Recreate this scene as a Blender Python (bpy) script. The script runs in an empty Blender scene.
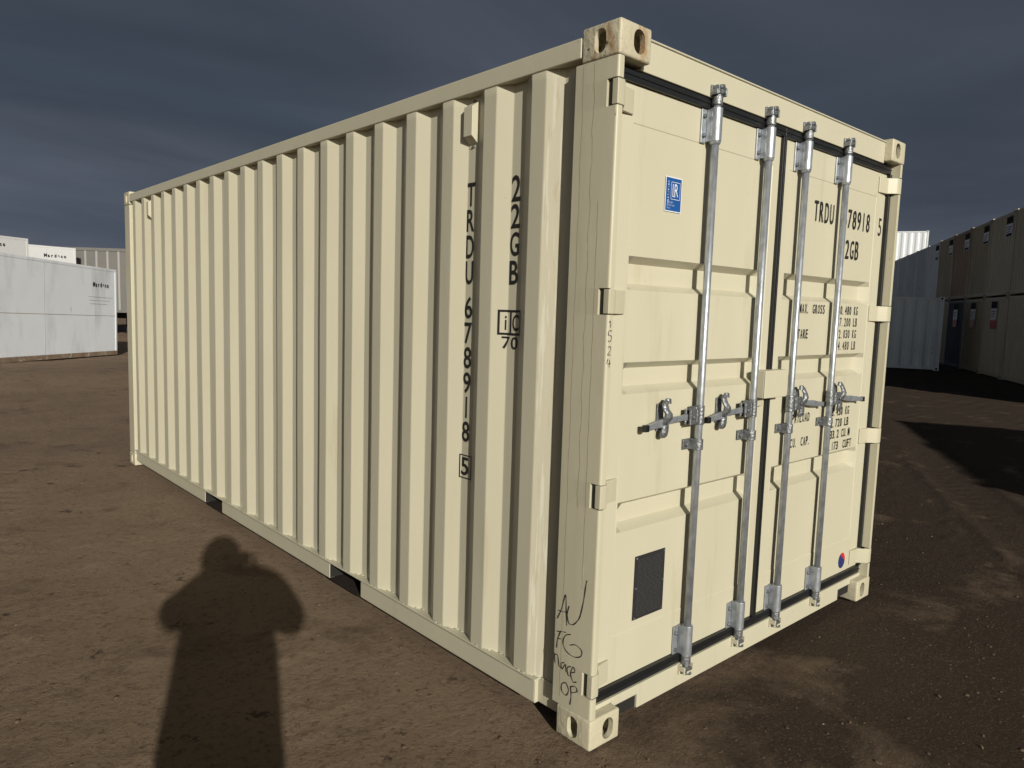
import bpy, bmesh, math, random
import numpy as np
from mathutils import Vector, Matrix
random.seed(7); np.random.seed(7)
R = math.radians
scn = bpy.context.scene
COL = scn.collection

# ------------------------------------------------------------------ camera
CAM = Vector((-1.93233, -1.66536, 1.61442))
cd = bpy.data.cameras.new('camera'); cam = bpy.data.objects.new('camera', cd); COL.objects.link(cam)
cam.location = CAM; cam.rotation_mode = 'XYZ'
cam.rotation_euler = (1.46826924, -0.0306629725, -0.728720963)
cd.sensor_width = 36; cd.lens = 25.668; cd.clip_start = 0.02; cd.clip_end = 3000
scn.camera = cam

# ------------------------------------------------------------------ light
SUN_EL, SUN_AZ = 18.5, 21.3          # degrees; the light travels towards azimuth 21.3 from +Y
sd = Vector((math.sin(R(SUN_AZ))*math.cos(R(SUN_EL)), math.cos(R(SUN_AZ))*math.cos(R(SUN_EL)), -math.sin(R(SUN_EL))))
sl = bpy.data.lights.new('sun', 'SUN'); sl.energy = 4.9; sl.angle = R(0.55); sl.color = (1.0, 0.95, 0.86)
so = bpy.data.objects.new('sun', sl); COL.objects.link(so)
so.rotation_euler = sd.to_track_quat('-Z', 'Y').to_euler(); so.location = (-10, -25, 12)
w = bpy.data.worlds.new('World'); scn.world = w; w.use_nodes = True
nt = w.node_tree; N = nt.nodes; L = nt.links
bg = N['Background']
sky = N.new('ShaderNodeTexSky'); sky.sky_type = 'NISHITA'; sky.sun_disc = False
sky.sun_elevation = R(SUN_EL); sky.sun_rotation = R(180 + SUN_AZ)
tc = N.new('ShaderNodeTexCoord')
sx = N.new('ShaderNodeSeparateXYZ'); L.new(tc.outputs['Generated'], sx.inputs[0])
# project direction onto a cloud deck: (x, y) / (z + k)
add = N.new('ShaderNodeMath'); add.operation = 'ADD'; add.inputs[1].default_value = 0.16; L.new(sx.outputs[2], add.inputs[0])
mx = N.new('ShaderNodeMath'); mx.operation = 'MAXIMUM'; mx.inputs[1].default_value = 0.05; L.new(add.outputs[0], mx.inputs[0])
dx = N.new('ShaderNodeMath'); dx.operation = 'DIVIDE'; L.new(sx.outputs[0], dx.inputs[0]); L.new(mx.outputs[0], dx.inputs[1])
dy = N.new('ShaderNodeMath'); dy.operation = 'DIVIDE'; L.new(sx.outputs[1], dy.inputs[0]); L.new(mx.outputs[0], dy.inputs[1])
cv = N.new('ShaderNodeCombineXYZ'); L.new(dx.outputs[0], cv.inputs[0]); L.new(dy.outputs[0], cv.inputs[1])
mp = N.new('ShaderNodeMapping'); mp.inputs['Rotation'].default_value = (0, 0, R(-35)); mp.inputs['Scale'].default_value = (0.40, 1.0, 1)
L.new(cv.outputs[0], mp.inputs[0])
n1 = N.new('ShaderNodeTexNoise'); n1.inputs['Scale'].default_value = 0.75; n1.inputs['Detail'].default_value = 6; n1.inputs['Roughness'].default_value = 0.5
n1.inputs['Distortion'].default_value = 0.6
L.new(mp.outputs[0], n1.inputs['Vector'])
cr = N.new('ShaderNodeValToRGB'); L.new(n1.outputs[0], cr.inputs[0])
cr.color_ramp.elements[0].position = 0.36; cr.color_ramp.elements[0].color = (0.050, 0.065, 0.090, 1)
cr.color_ramp.elements[1].position = 0.70; cr.color_ramp.elements[1].color = (0.115, 0.135, 0.168, 1)
e = cr.color_ramp.elements.new(0.53); e.color = (0.075, 0.089, 0.117, 1)
# long flat streaks of cloud near the horizon
m3 = N.new('ShaderNodeMapping'); m3.inputs['Scale'].default_value = (1.0, 1.0, 6.5); L.new(tc.outputs['Generated'], m3.inputs[0])
n3 = N.new('ShaderNodeTexNoise'); n3.inputs['Scale'].default_value = 1.15; n3.inputs['Detail'].default_value = 8; n3.inputs['Roughness'].default_value = 0.48; n3.inputs['Distortion'].default_value = 0.9
L.new(m3.outputs[0], n3.inputs['Vector'])
zs_ = N.new('ShaderNodeMapRange'); zs_.inputs[1].default_value = 0.34; zs_.inputs[2].default_value = 0.12; zs_.inputs[3].default_value = 0.15; zs_.inputs[4].default_value = 1.0; L.new(sx.outputs[2], zs_.inputs[0])
s3 = N.new('ShaderNodeMapRange'); s3.inputs[1].default_value = 0.36; s3.inputs[2].default_value = 0.66; s3.inputs[3].default_value = -0.15; s3.inputs[4].default_value = 0.28; L.new(n3.outputs[0], s3.inputs[0])
p3 = N.new('ShaderNodeMath'); p3.operation = 'MULTIPLY_ADD'; p3.inputs[2].default_value = 0.93
L.new(s3.outputs[0], p3.inputs[0]); L.new(zs_.outputs[0], p3.inputs[1])
# overhead part of the deck, out of view, darkened to hold down fill light
zr = N.new('ShaderNodeMapRange'); zr.inputs[1].default_value = 0.56; zr.inputs[2].default_value = 0.80; zr.inputs[3].default_value = 1.0; zr.inputs[4].default_value = 0.10
L.new(sx.outputs[2], zr.inputs[0])
pm = N.new('ShaderNodeMath'); pm.operation = 'MULTIPLY'; L.new(zr.outputs[0], pm.inputs[0]); L.new(p3.outputs[0], pm.inputs[1])
cm = N.new('ShaderNodeVectorMath'); cm.operation = 'SCALE'; L.new(cr.outputs[0], cm.inputs[0]); L.new(pm.outputs[0], cm.inputs['Scale'])
# clear strip of evening sky under the cloud edge, on the sun's side (behind the photographer)
dot = N.new('ShaderNodeVectorMath'); dot.operation = 'DOT_PRODUCT'; L.new(tc.outputs['Generated'], dot.inputs[0])
hs = Vector((-sd.x, -sd.y, 0)).normalized(); dot.inputs[1].default_value = tuple(hs)
g1 = N.new('ShaderNodeMapRange'); g1.interpolation_type = 'SMOOTHSTEP'; g1.inputs[1].default_value = 0.05; g1.inputs[2].default_value = 0.75; L.new(dot.outputs['Value'], g1.inputs[0])
g2 = N.new('ShaderNodeMapRange'); g2.interpolation_type = 'SMOOTHSTEP'; g2.inputs[1].default_value = 0.45; g2.inputs[2].default_value = 0.22; L.new(sx.outputs[2], g2.inputs[0])
gap = N.new('ShaderNodeMath'); gap.operation = 'MULTIPLY'; L.new(g1.outputs[0], gap.inputs[0]); L.new(g2.outputs[0], gap.inputs[1])
skys = N.new('ShaderNodeVectorMath'); skys.operation = 'SCALE'; skys.inputs['Scale'].default_value = 0.075; L.new(sky.outputs[0], skys.inputs[0])
mix = N.new('ShaderNodeMix'); mix.data_type = 'RGBA'
L.new(gap.outputs[0], mix.inputs[0]); L.new(cm.outputs[0], mix.inputs[6]); L.new(skys.outputs[0], mix.inputs[7])
L.new(mix.outputs[2], bg.inputs[0]); bg.inputs[1].default_value = 0.92
scn.view_settings.view_transform = 'Standard'; scn.view_settings.look = 'None'; scn.view_settings.gamma = 1
scn.view_settings.exposure = 0.06; scn.view_settings.use_curve_mapping = False

# ------------------------------------------------------------------ materials
ALB = 0.83
def mat(name, col, rough=0.5, metal=0.0, var=0.0, vscale=3.0, bump=0.0, bscale=30.0, stretch=(1, 1, 1), spec=0.5,
        spots=None, streak=None):
    col = tuple(c*ALB for c in col)
    m = bpy.data.materials.new(name); m.use_nodes = True
    t = m.node_tree; p = t.nodes['Principled BSDF']
    p.inputs['Roughness'].default_value = rough; p.inputs['Metallic'].default_value = metal
    p.inputs['Specular IOR Level'].default_value = spec
    tcn = t.nodes.new('ShaderNodeTexCoord')
    geo = t.nodes.new('ShaderNodeNewGeometry')
    mpn = t.nodes.new('ShaderNodeMapping'); mpn.inputs['Scale'].default_value = stretch
    t.links.new(geo.outputs['Position'], mpn.inputs[0])
    cur = None
    rgb = t.nodes.new('ShaderNodeRGB'); rgb.outputs[0].default_value = (*col, 1); cur = rgb.outputs[0]
    def layer(c, fac, cur):
        mm = t.nodes.new('ShaderNodeMix'); mm.data_type = 'RGBA'
        t.links.new(fac, mm.inputs[0]); t.links.new(cur, mm.inputs[6]); mm.inputs[7].default_value = (*c, 1)
        return mm.outputs[2]
    if var:
        nn = t.nodes.new('ShaderNodeTexNoise'); nn.inputs['Scale'].default_value = vscale; nn.inputs['Detail'].default_value = 6
        t.links.new(mpn.outputs[0], nn.inputs['Vector'])
        mr = t.nodes.new('ShaderNodeMapRange'); mr.inputs[1].default_value = 0.3; mr.inputs[2].default_value = 0.75
        mr.inputs[3].default_value = 0; mr.inputs[4].default_value = 1; t.links.new(nn.outputs[0], mr.inputs[0])
        cur = layer(tuple(c*(1-var) for c in col), mr.outputs[0], cur)
        rr = t.nodes.new('ShaderNodeMapRange'); rr.inputs[3].default_value = rough*0.85; rr.inputs[4].default_value = min(1, rough*1.25)
        t.links.new(nn.outputs[0], rr.inputs[0]); t.links.new(rr.outputs[0], p.inputs['Roughness'])
    for s in ([streak] if streak else []) + (spots or []):
        # (colour, scale, threshold, softness, stretch, strength)
        c, sc, th, sf, st, stg = s; c = tuple(k*ALB for k in c)
        m2 = t.nodes.new('ShaderNodeMapping'); m2.inputs['Scale'].default_value = st; m2.inputs['Location'].default_value = (sc, th*7, 1.3)
        t.links.new(geo.outputs['Position'], m2.inputs[0])
        n2 = t.nodes.new('ShaderNodeTexNoise'); n2.inputs['Scale'].default_value = sc; n2.inputs['Detail'].default_value = 8; n2.inputs['Roughness'].default_value = 0.62
        t.links.new(m2.outputs[0], n2.inputs['Vector'])
        r2 = t.nodes.new('ShaderNodeMapRange'); r2.inputs[1].default_value = th; r2.inputs[2].default_value = th+sf; r2.inputs[4].default_value = stg
        t.links.new(n2.outputs[0], r2.inputs[0])
        cur = layer(c, r2.outputs[0], cur)
    t.links.new(cur, p.inputs['Base Color'])
    if bump:
        nb = t.nodes.new('ShaderNodeTexNoise'); nb.inputs['Scale'].default_value = bscale; nb.inputs['Detail'].default_value = 5
        t.links.new(mpn.outputs[0], nb.inputs['Vector'])
        b = t.nodes.new('ShaderNodeBump'); b.inputs['Strength'].default_value = 1.0; b.inputs['Distance'].default_value = bump
        t.links.new(nb.outputs[0], b.inputs['Height']); t.links.new(b.outputs[0], p.inputs['Normal'])
    return m

CREAM = (0.555, 0.528, 0.395)
M = {}
M['cream'] = mat('cream_paint', CREAM, 0.42, var=0.07, vscale=2.2, bump=0.0016, bscale=5, stretch=(1, 1, .45),
                 streak=((0.40, 0.34, 0.22), 9, 0.60, 0.14, (1, 1, 0.10), 0.40),
                 spots=[((0.20, 0.15, 0.09), 38, 0.715, 0.02, (1, 1, 1), 0.6)])
M['post'] = mat('cream_paint_scuffed', (0.53, 0.50, 0.365), 0.45, var=0.12, vscale=4, bump=0.0018, bscale=9, stretch=(1, 1, .35),
                streak=((0.36, 0.31, 0.20), 14, 0.60, 0.14, (1, 1, 0.06), 0.38),
                spots=[((0.16, 0.08, 0.035), 30, 0.69, 0.03, (1, 1, .4), 0.8), ((0.64, 0.61, 0.50), 22, 0.68, 0.04, (1, 1, .2), 0.5)])
M['scuff'] = mat('cream_paint_brushed', (0.54, 0.51, 0.38), 0.5, var=0.1, vscale=4, bump=0.001, bscale=30, stretch=(1, 1, .2),
                 streak=((0.66, 0.64, 0.54), 55, 0.54, 0.05, (1, 1, 0.05), 0.55),
                 spots=[((0.42, 0.35, 0.24), 45, 0.60, 0.05, (1, 1, .12), 0.4)])
M['cast'] = mat('casting_paint', (0.52, 0.48, 0.345), 0.5, var=0.15, vscale=12, bump=0.004, bscale=45,
                spots=[((0.30, 0.15, 0.05), 15, 0.53, 0.12, (1, 1, .45), 0.8), ((0.05, 0.035, 0.025), 24, 0.63, 0.03, (1, 1, 1), 0.9)])
M['cast_clean'] = mat('casting_paint_clean', (0.54, 0.50, 0.36), 0.5, var=0.1, vscale=12, bump=0.003, bscale=45,
                spots=[((0.12, 0.07, 0.03), 26, 0.69, 0.03, (1, 1, 1), 0.8)])
M['caulk'] = mat('seam_line', (0.37, 0.30, 0.20), 0.8)
M['zinc'] = mat('galvanised_steel', (0.54, 0.58, 0.63), 0.40, metal=0.68, var=0.45, vscale=45, bump=0.0012, bscale=60, stretch=(1, 1, .5))
M['zinc_matte'] = mat('galvanised_casting', (0.34, 0.36, 0.38), 0.42, metal=0.75, var=0.55, vscale=60, bump=0.004, bscale=90)
M['rubber'] = mat('door_gasket_rubber', (0.010, 0.011, 0.012), 0.42, var=0.3, vscale=20)
M['black'] = mat('stencil_black', (0.012, 0.012, 0.012), 0.5)
M['marker'] = mat('marker_ink', (0.03, 0.028, 0.03), 0.6)
M['blue'] = mat('sticker_blue', (0.012, 0.085, 0.30), 0.35)
M['white'] = mat('sticker_white', (0.72, 0.74, 0.76), 0.4)
M['red'] = mat('sticker_red', (0.55, 0.02, 0.03), 0.4)
M['navy'] = mat('sticker_navy', (0.02, 0.03, 0.14), 0.4)
M['plate'] = mat('plate_grey', (0.035, 0.035, 0.037), 0.5, metal=0.3)
M['plate_text'] = mat('plate_text', (0.10, 0.10, 0.10), 0.5, metal=0.5)
M['pocket_shade'] = mat('shaded_pocket_steel', (0.040, 0.032, 0.026), 0.95, var=.4, vscale=20, spec=.1)  # dirt brown, darkened so the pocket's shade is in the floor colour
M['ply'] = mat('floor_plywood', (0.20, 0.12, 0.06), 0.7)
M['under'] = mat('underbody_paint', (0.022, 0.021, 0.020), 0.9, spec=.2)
M['white_old'] = mat('weathered_white_paint', (0.98, 1.03, 1.08), 0.5, var=0.06, vscale=0.7, bump=0.006, bscale=2.0,
                     streak=((0.50, 0.52, 0.52), 1.3, 0.50, 0.22, (1, 1, 0.35), 0.55),
                     spots=[((0.25, 0.16, 0.09), 5, 0.69, 0.05, (1, 1, .3), 0.5)])
M['white_box'] = mat('white_paint', (0.70, 0.71, 0.71), 0.5, var=0.05, vscale=0.8,
                     streak=((0.5, 0.5, 0.48), 3, 0.60, 0.2, (1, 1, 0.2), 0.4))
M['rust_sill'] = mat('rusty_base_rail', (0.34, 0.24, 0.16), 0.8, var=0.5, vscale=4, spots=[((0.6, 0.58, 0.52), 6, 0.55, 0.1, (1, 1, 1), 0.7)])
M['trailer'] = mat('trailer_grey', (0.165, 0.16, 0.15), 0.5, var=0.1, vscale=1.2, streak=((0.12, 0.11, 0.10), 3, 0.56, 0.15, (1, 1, 0.15), 0.5))
M['tyre'] = mat('tyre_rubber', (0.02, 0.02, 0.02), 0.8)
M['rim'] = mat('wheel_rim', (0.35, 0.35, 0.35), 0.5, metal=0.5)
M['seam_pale'] = mat('pale_seam', (0.45, 0.46, 0.46), 0.6)
def boxpaint(name, c):
    return mat(name, c, 0.5, var=0.15, vscale=0.9, streak=(tuple(k*0.55 for k in c), 3.5, 0.54, 0.2, (1, 1, 0.15), 0.6),
               spots=[((0.16, 0.07, 0.03), 5, 0.66, 0.06, (1, 1, .5), 0.7)])
M['tan_a'] = boxpaint('tan_paint_a', (0.52, 0.42, 0.26))
M['tan_b'] = boxpaint('tan_paint_b', (0.66, 0.57, 0.40))
M['tan_c'] = boxpaint('rusty_tan_paint', (0.42, 0.28, 0.16))
M['bluegrey'] = boxpaint('blue_grey_paint', (0.76, 0.82, 0.88))
M['navyblue'] = boxpaint('dark_blue_paint', (0.035, 0.05, 0.075))
M['palegrey'] = boxpaint('pale_grey_paint', (0.95, 0.98, 1.0))
M['brightwhite'] = mat('bright_white_paint', (0.66, 0.70, 0.73), 0.45, var=0.05, vscale=1,
                       streak=((0.5, 0.5, 0.46), 4, 0.58, 0.15, (1, 1, 0.2), 0.5))

# ------------------------------------------------------------------ helpers
def empty(name, loc=(0, 0, 0), rz=0, label=None, cat=None, group=None):
    o = bpy.data.objects.new(name, None); COL.objects.link(o); o.location = loc; o.rotation_euler = (0, 0, rz)
    o.empty_display_size = 0.2
    tag(o, label, cat, group); return o
def tag(o, label=None, cat=None, group=None, kind=None):
    if label: o['label'] = label
    if cat: o['category'] = cat
    if group: o['group'] = group
    if kind: o['kind'] = kind
    return o
def finish(name, bm, material, parent=None, bevel=0, seg=2, smooth=False, angle=35, recalc=True):
    if recalc: bmesh.ops.recalc_face_normals(bm, faces=bm.faces[:])
    me = bpy.data.meshes.new(name); bm.to_mesh(me); bm.free()
    mats = material if isinstance(material, (list, tuple)) else [material]
    for m in mats: me.materials.append(m)
    o = bpy.data.objects.new(name, me); COL.objects.link(o)
    if parent: o.parent = parent
    if smooth:
        for p in me.polygons: p.use_smooth = True
    if bevel:
        b = o.modifiers.new('bevel', 'BEVEL'); b.width = bevel; b.segments = seg; b.limit_method = 'ANGLE'; b.angle_limit = R(angle)
        b.harden_normals = False
        for p in me.polygons: p.use_smooth = True
        wn = o.modifiers.new('wn', 'WEIGHTED_NORMAL'); wn.keep_sharp = True
    return o
def box(bm, x0, x1, y0, y1, z0, z1, mi=0):
    v = [bm.verts.new(p) for p in ((x0,y0,z0),(x1,y0,z0),(x1,y1,z0),(x0,y1,z0),(x0,y0,z1),(x1,y0,z1),(x1,y1,z1),(x0,y1,z1))]
    for f in ((0,3,2,1),(4,5,6,7),(0,1,5,4),(1,2,6,5),(2,3,7,6),(3,0,4,7)):
        fc = bm.faces.new([v[i] for i in f]); fc.material_index = mi
def cyl(bm, p0, p1, r0, r1=None, n=20, cap=True, mi=0):
    r1 = r0 if r1 is None else r1
    p0, p1 = Vector(p0), Vector(p1); d = (p1-p0).normalized()
    a = d.orthogonal().normalized(); b = d.cross(a)
    A = [bm.verts.new(p0+(a*math.cos(2*math.pi*i/n)+b*math.sin(2*math.pi*i/n))*r0) for i in range(n)]
    B = [bm.verts.new(p1+(a*math.cos(2*math.pi*i/n)+b*math.sin(2*math.pi*i/n))*r1) for i in range(n)]
    for i in range(n):
        f = bm.faces.new((A[i], A[(i+1)%n], B[(i+1)%n], B[i])); f.smooth = True; f.material_index = mi
    if cap:
        for f in (bm.faces.new(A[::-1]), bm.faces.new(B)): f.material_index = mi
def prism(bm, pts, off):      # pts: list of 3D points of a planar polygon, extruded by off
    A = [bm.verts.new(p) for p in pts]; B = [bm.verts.new(Vector(p)+Vector(off)) for p in pts]
    n = len(pts)
    bm.faces.new(A[::-1]); bm.faces.new(B)
    for i in range(n): bm.faces.new((A[i], A[(i+1)%n], B[(i+1)%n], B[i]))
def mkbox(name, dims, m, parent, bevel=0, seg=2):
    bm = bmesh.new(); box(bm, *dims); return finish(name, bm, m, parent, bevel, seg)

def split_loose(o):
    """each connected piece of o becomes an object of its own beside it"""
    bm = bmesh.new(); bm.from_mesh(o.data); bm.verts.ensure_lookup_table()
    seen = {}; groups = []
    for v in bm.verts:
        if v.index in seen: continue
        st = [v]; seen[v.index] = len(groups); g = {v.index}
        while st:
            q = st.pop()
            for e_ in q.link_edges:
                r_ = e_.other_vert(q)
                if r_.index not in seen: seen[r_.index] = len(groups); g.add(r_.index); st.append(r_)
        groups.append(g)
    if len(groups) < 2: bm.free(); return [o]
    out = []
    for g in groups[1:]:
        b2 = bm.copy(); b2.verts.ensure_lookup_table()
        bmesh.ops.delete(b2, geom=[v for v in b2.verts if v.index not in g], context='VERTS')
        me = o.data.copy(); b2.to_mesh(me); b2.free()
        c = o.copy(); c.data = me; COL.objects.link(c); c.parent = o.parent; out.append(c)
    bmesh.ops.delete(bm, geom=[v for v in bm.verts if v.index not in groups[0]], context='VERTS')
    bm.to_mesh(o.data); bm.free(); return [o]+out

# glyphs from Blender's built-in font, each scaled to a common cell
_g = {}
def glyph(ch, bold=0.0):
    k = (ch, bold)
    if k in _g: return _g[k]
    c = bpy.data.curves.new('g', 'FONT'); c.body = ch; c.size = 1; c.resolution_u = 4; c.offset = bold; c.fill_mode = 'FRONT'
    o = bpy.data.objects.new('g', c); me = o.to_mesh()
    vs = [(v.co.x, v.co.y) for v in me.vertices]; fs = [tuple(p.vertices) for p in me.polygons]
    o.to_mesh_clear(); bpy.data.objects.remove(o); bpy.data.curves.remove(c)
    _g[k] = (vs, fs); return _g[k]
def capref(bold):
    vs, _ = glyph('H', bold); xs = [v[0] for v in vs]; ys = [v[1] for v in vs]
    return min(xs), max(xs), min(ys), max(ys)
def put_char(bm, ch, bold, h, wd, f, mi=0, fit=True):
    """f(u, v) -> 3D, u to the right from the cell's left edge, v up from the baseline; cell wd wide, h tall"""
    if ch == ' ': return
    vs, fs = glyph(ch, bold)
    xs = [v[0] for v in vs]; ys = [v[1] for v in vs]
    a, b, c, d = capref(bold)
    narrow = ch in '.1Ii|,'
    if fit and not narrow:
        s = wd/(max(xs)-min(xs)); x0 = min(xs); ox = 0
    else:
        s = wd/(b-a); ox = (wd-(max(xs)-min(xs))*s)/2 if ch != '.' else 0; x0 = min(xs)
    if fit and ch not in '.,':
        y0, sy = min(ys), h/(max(ys)-min(ys))
        if ch == 'i': y0, sy = c, h/(d-c)
    else: y0, sy = c, h/(d-c)
    V = [bm.verts.new(f((x-x0)*s+ox, (y-y0)*sy)) for x, y in vs]
    for t in fs:
        try: fc = bm.faces.new([V[i] for i in t]); fc.material_index = mi
        except ValueError: pass
def door_text(bm, s, x, z, h, pitch, fill, Y, bold=0.012, mi=0):
    for i, ch in enumerate(s):
        put_char(bm, ch, bold, h, pitch*fill, lambda u, v, X=x+i*pitch: Vector((X+u, Y, z+v)), mi)
def stroke(bm, pts, f, wd=0.004):
    P = [Vector(p) for p in pts]
    # resample with Catmull-Rom
    Q = []
    for i in range(len(P)-1):
        p0 = P[max(i-1, 0)]; p1 = P[i]; p2 = P[i+1]; p3 = P[min(i+2, len(P)-1)]
        for k in range(5):
            t = k/5; Q.append(0.5*((2*p1)+(-p0+p2)*t+(2*p0-5*p1+4*p2-p3)*t*t+(-p0+3*p1-3*p2+p3)*t**3))
    Q.append(P[-1])
    prev = None
    for i, q in enumerate(Q):
        d = (Q[min(i+1, len(Q)-1)]-Q[max(i-1, 0)])
        if d.length < 1e-9: continue
        d.normalize(); n = Vector((-d.y, d.x))*wd/2*(0.75+0.25*math.sin(i*0.9))
        a, b = bm.verts.new(f(*(q+n))), bm.verts.new(f(*(q-n)))
        if prev: bm.faces.new((prev[0], a, b, prev[1]))
        prev = (a, b)

# ------------------------------------------------------------------ ground
def ground_z(x, y):
    a = ground_a(x, y); wl = np.clip((y-12)/3, 0, 1)*np.clip((9-x)/3, 0, 1); wl = wl*wl*(3-2*wl)
    b = np.clip(-0.03-0.0355*(y-19.2), -0.20, 0.16)
    return a*(1-wl)+b*wl
def ground_a(x, y):
    d = np.sqrt((x-1.2)**2+(y-3)**2)
    t = np.clip((d-9)/9, 0, 1); return -0.10*t*t*(3-2*t)
def vnoise(x, y, seed):
    rs = np.random.RandomState(seed); T = rs.rand(256, 256)
    xi = np.floor(x).astype(int); yi = np.floor(y).astype(int); fx = x-xi; fy = y-yi
    fx = fx*fx*(3-2*fx); fy = fy*fy*(3-2*fy)
    g = lambda a, b: T[(a) % 256, (b) % 256]
    return (g(xi, yi)*(1-fx)*(1-fy)+g(xi+1, yi)*fx*(1-fy)+g(xi, yi+1)*(1-fx)*fy+g(xi+1, yi+1)*fx*fy)-0.5
def axis(c0, c1, st, far):
    a = list(np.arange(c0, c1, st)); s = st; p = a[-1]; q = a[0]; up = []; dn = []
    while p < far: s *= 1.07; p += s; up.append(p)
    s = st
    while q > -far: s *= 1.07; q -= s; dn.append(q)
    return np.array(dn[::-1]+a+up)
def relief(X, Y):
    Z = np.zeros_like(X)
    for i, (f, a) in enumerate(((0.35, .030), (0.9, .006), (2.3, .0035), (5.5, .0022), (13, .0026), (19, .0028))):
        c, s = math.cos(i*1.1), math.sin(i*1.1)
        Z += a*vnoise((X*c-Y*s)*f+50, (X*s+Y*c)*f+80, 10+i)
    # clumps: only the tops of a mid-scale noise stand proud
    n = vnoise(X*8+11, Y*8+5, 40)+0.5*vnoise(X*19, Y*19, 41)
    m = np.clip(vnoise(X*0.8+3, Y*0.8+9, 42)*3+0.35+0.25*np.clip((X-1.0)/2, -1, 1), 0, 1)
    Z += 0.022*np.clip(n-0.24, 0, 1)*m
    # wheel tracks
    for (px, py, az, wd, dp) in ((-1.6, 3.5, 12, .32, .006), (-3.3, 4.2, 12, .32, .006), (3.6, -.9, 62, .26, .010), (4.4, -2.3, 62, .26, .010), (6.5, 2, -20, .3, .007)):
        c, s = math.cos(R(az)), math.sin(R(az)); d = (X-px)*c-(Y-py)*s
        al = (X-px)*s+(Y-py)*c
        d = d+0.12*np.sin(al*0.5)
        t = np.exp(-(d/wd)**4)
        Z -= dp*t; Z += dp*0.8*np.exp(-((np.abs(d)-wd*1.15)/0.06)**2)
        Z += t*0.0025*np.sign(np.sin(al*34+np.abs(d)*18))*(np.abs(vnoise(X*3, Y*3, 50))>0.1)
    return Z
def make_ground():
    xs = axis(-3.6, 6.2, 0.026, 900); ys = axis(-2.2, 7.0, 0.026, 900)
    X, Y = np.meshgrid(xs, ys, indexing='ij'); nx, ny = X.shape
    D = np.sqrt((X-1.2)**2+(Y-1)**2)
    # keep the soil below the container's base
    inside = np.clip(np.minimum(np.minimum(X+0.15, 2.6-X), np.minimum(Y+0.15, 6.2-Y))/0.25, 0, 1)
    Z = relief(X, Y)*np.clip(1.2-D/120, 0, 1)*(1-0.8*inside)
    Z -= 0.012
    Z += ground_z(X, Y)
    co = np.stack([X, Y, Z], -1).reshape(-1, 3)
    idx = np.arange(nx*ny).reshape(nx, ny)
    q = np.stack([idx[:-1, :-1], idx[1:, :-1], idx[1:, 1:], idx[:-1, 1:]], -1).reshape(-1, 4)
    me = bpy.data.meshes.new('ground')
    me.vertices.add(len(co)); me.vertices.foreach_set('co', co.ravel())
    me.loops.add(q.size); me.loops.foreach_set('vertex_index', q.ravel())
    me.polygons.add(len(q)); me.polygons.foreach_set('loop_start', np.arange(0, q.size, 4)); me.polygons.foreach_set('loop_total', np.full(len(q), 4))
    me.polygons.foreach_set('use_smooth', np.ones(len(q), bool))
    me.update(calc_edges=True)
    o = bpy.data.objects.new('ground', me); COL.objects.link(o)
    m = bpy.data.materials.new('bare_dirt'); m.use_nodes = True; t = m.node_tree; p = t.nodes['Principled BSDF']
    p.inputs['Roughness'].default_value = 0.95; p.inputs['Specular IOR Level'].default_value = 0.2
    g = t.nodes.new('ShaderNodeNewGeometry')
    def noise(sc, det=8, rough=0.6, stretch=(1, 1, 1), loc=(0, 0, 0), dist=0):
        mpn = t.nodes.new('ShaderNodeMapping'); mpn.inputs['Scale'].default_value = stretch; mpn.inputs['Location'].default_value = loc
        t.links.new(g.outputs['Position'], mpn.inputs[0])
        n = t.nodes.new('ShaderNodeTexNoise'); n.inputs['Scale'].default_value = sc; n.inputs['Detail'].default_value = det; n.inputs['Roughness'].default_value = rough
        n.inputs['Distortion'].default_value = dist
        t.links.new(mpn.outputs[0], n.inputs['Vector']); return n.outputs[0]
    def mr(src, a, b, c=0, d=1):
        r = t.nodes.new('ShaderNodeMapRange'); r.inputs[1].default_value = a; r.inputs[2].default_value = b; r.inputs[3].default_value = c; r.inputs[4].default_value = d
        t.links.new(src, r.inputs[0]); return r.outputs[0]
    def mixc(f, a, b):
        mm = t.nodes.new('ShaderNodeMix'); mm.data_type = 'RGBA'; t.links.new(f, mm.inputs[0])
        for v, s in ((a, 6), (b, 7)):
            if isinstance(v, tuple): mm.inputs[s].default_value = (*v, 1)
            else: t.links.new(v, mm.inputs[s])
        return mm.outputs[2]
    c = mixc(mr(noise(1.3, 9, .65), .35, .68), (0.246, 0.176, 0.117), (0.192, 0.135, 0.089))
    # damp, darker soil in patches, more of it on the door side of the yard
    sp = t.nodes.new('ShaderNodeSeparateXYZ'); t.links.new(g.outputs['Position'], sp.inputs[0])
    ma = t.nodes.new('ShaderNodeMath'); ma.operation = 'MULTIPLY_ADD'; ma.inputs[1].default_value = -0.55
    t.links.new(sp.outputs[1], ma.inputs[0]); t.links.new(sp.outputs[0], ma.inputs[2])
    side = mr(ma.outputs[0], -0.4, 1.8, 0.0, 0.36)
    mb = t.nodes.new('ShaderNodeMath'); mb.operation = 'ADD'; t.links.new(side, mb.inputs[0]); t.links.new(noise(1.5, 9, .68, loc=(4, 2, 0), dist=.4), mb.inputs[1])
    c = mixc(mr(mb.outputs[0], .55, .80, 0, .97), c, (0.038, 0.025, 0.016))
    c = mixc(mr(noise(4.2, 10, .74, loc=(9, 1, 0)), .61, .645, 0, .85), c, (0.040, 0.026, 0.017))
    c = mixc(mr(noise(75, 5, .75), .56, .66, 0, .5), c, (0.235, 0.183, 0.133))
    c = mixc(mr(noise(30, 9, .8, loc=(3, 3, 0)), .52, .62, 0, .6), c, (0.060, 0.041, 0.027))
    t.links.new(c, p.inputs['Base Color'])
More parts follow.
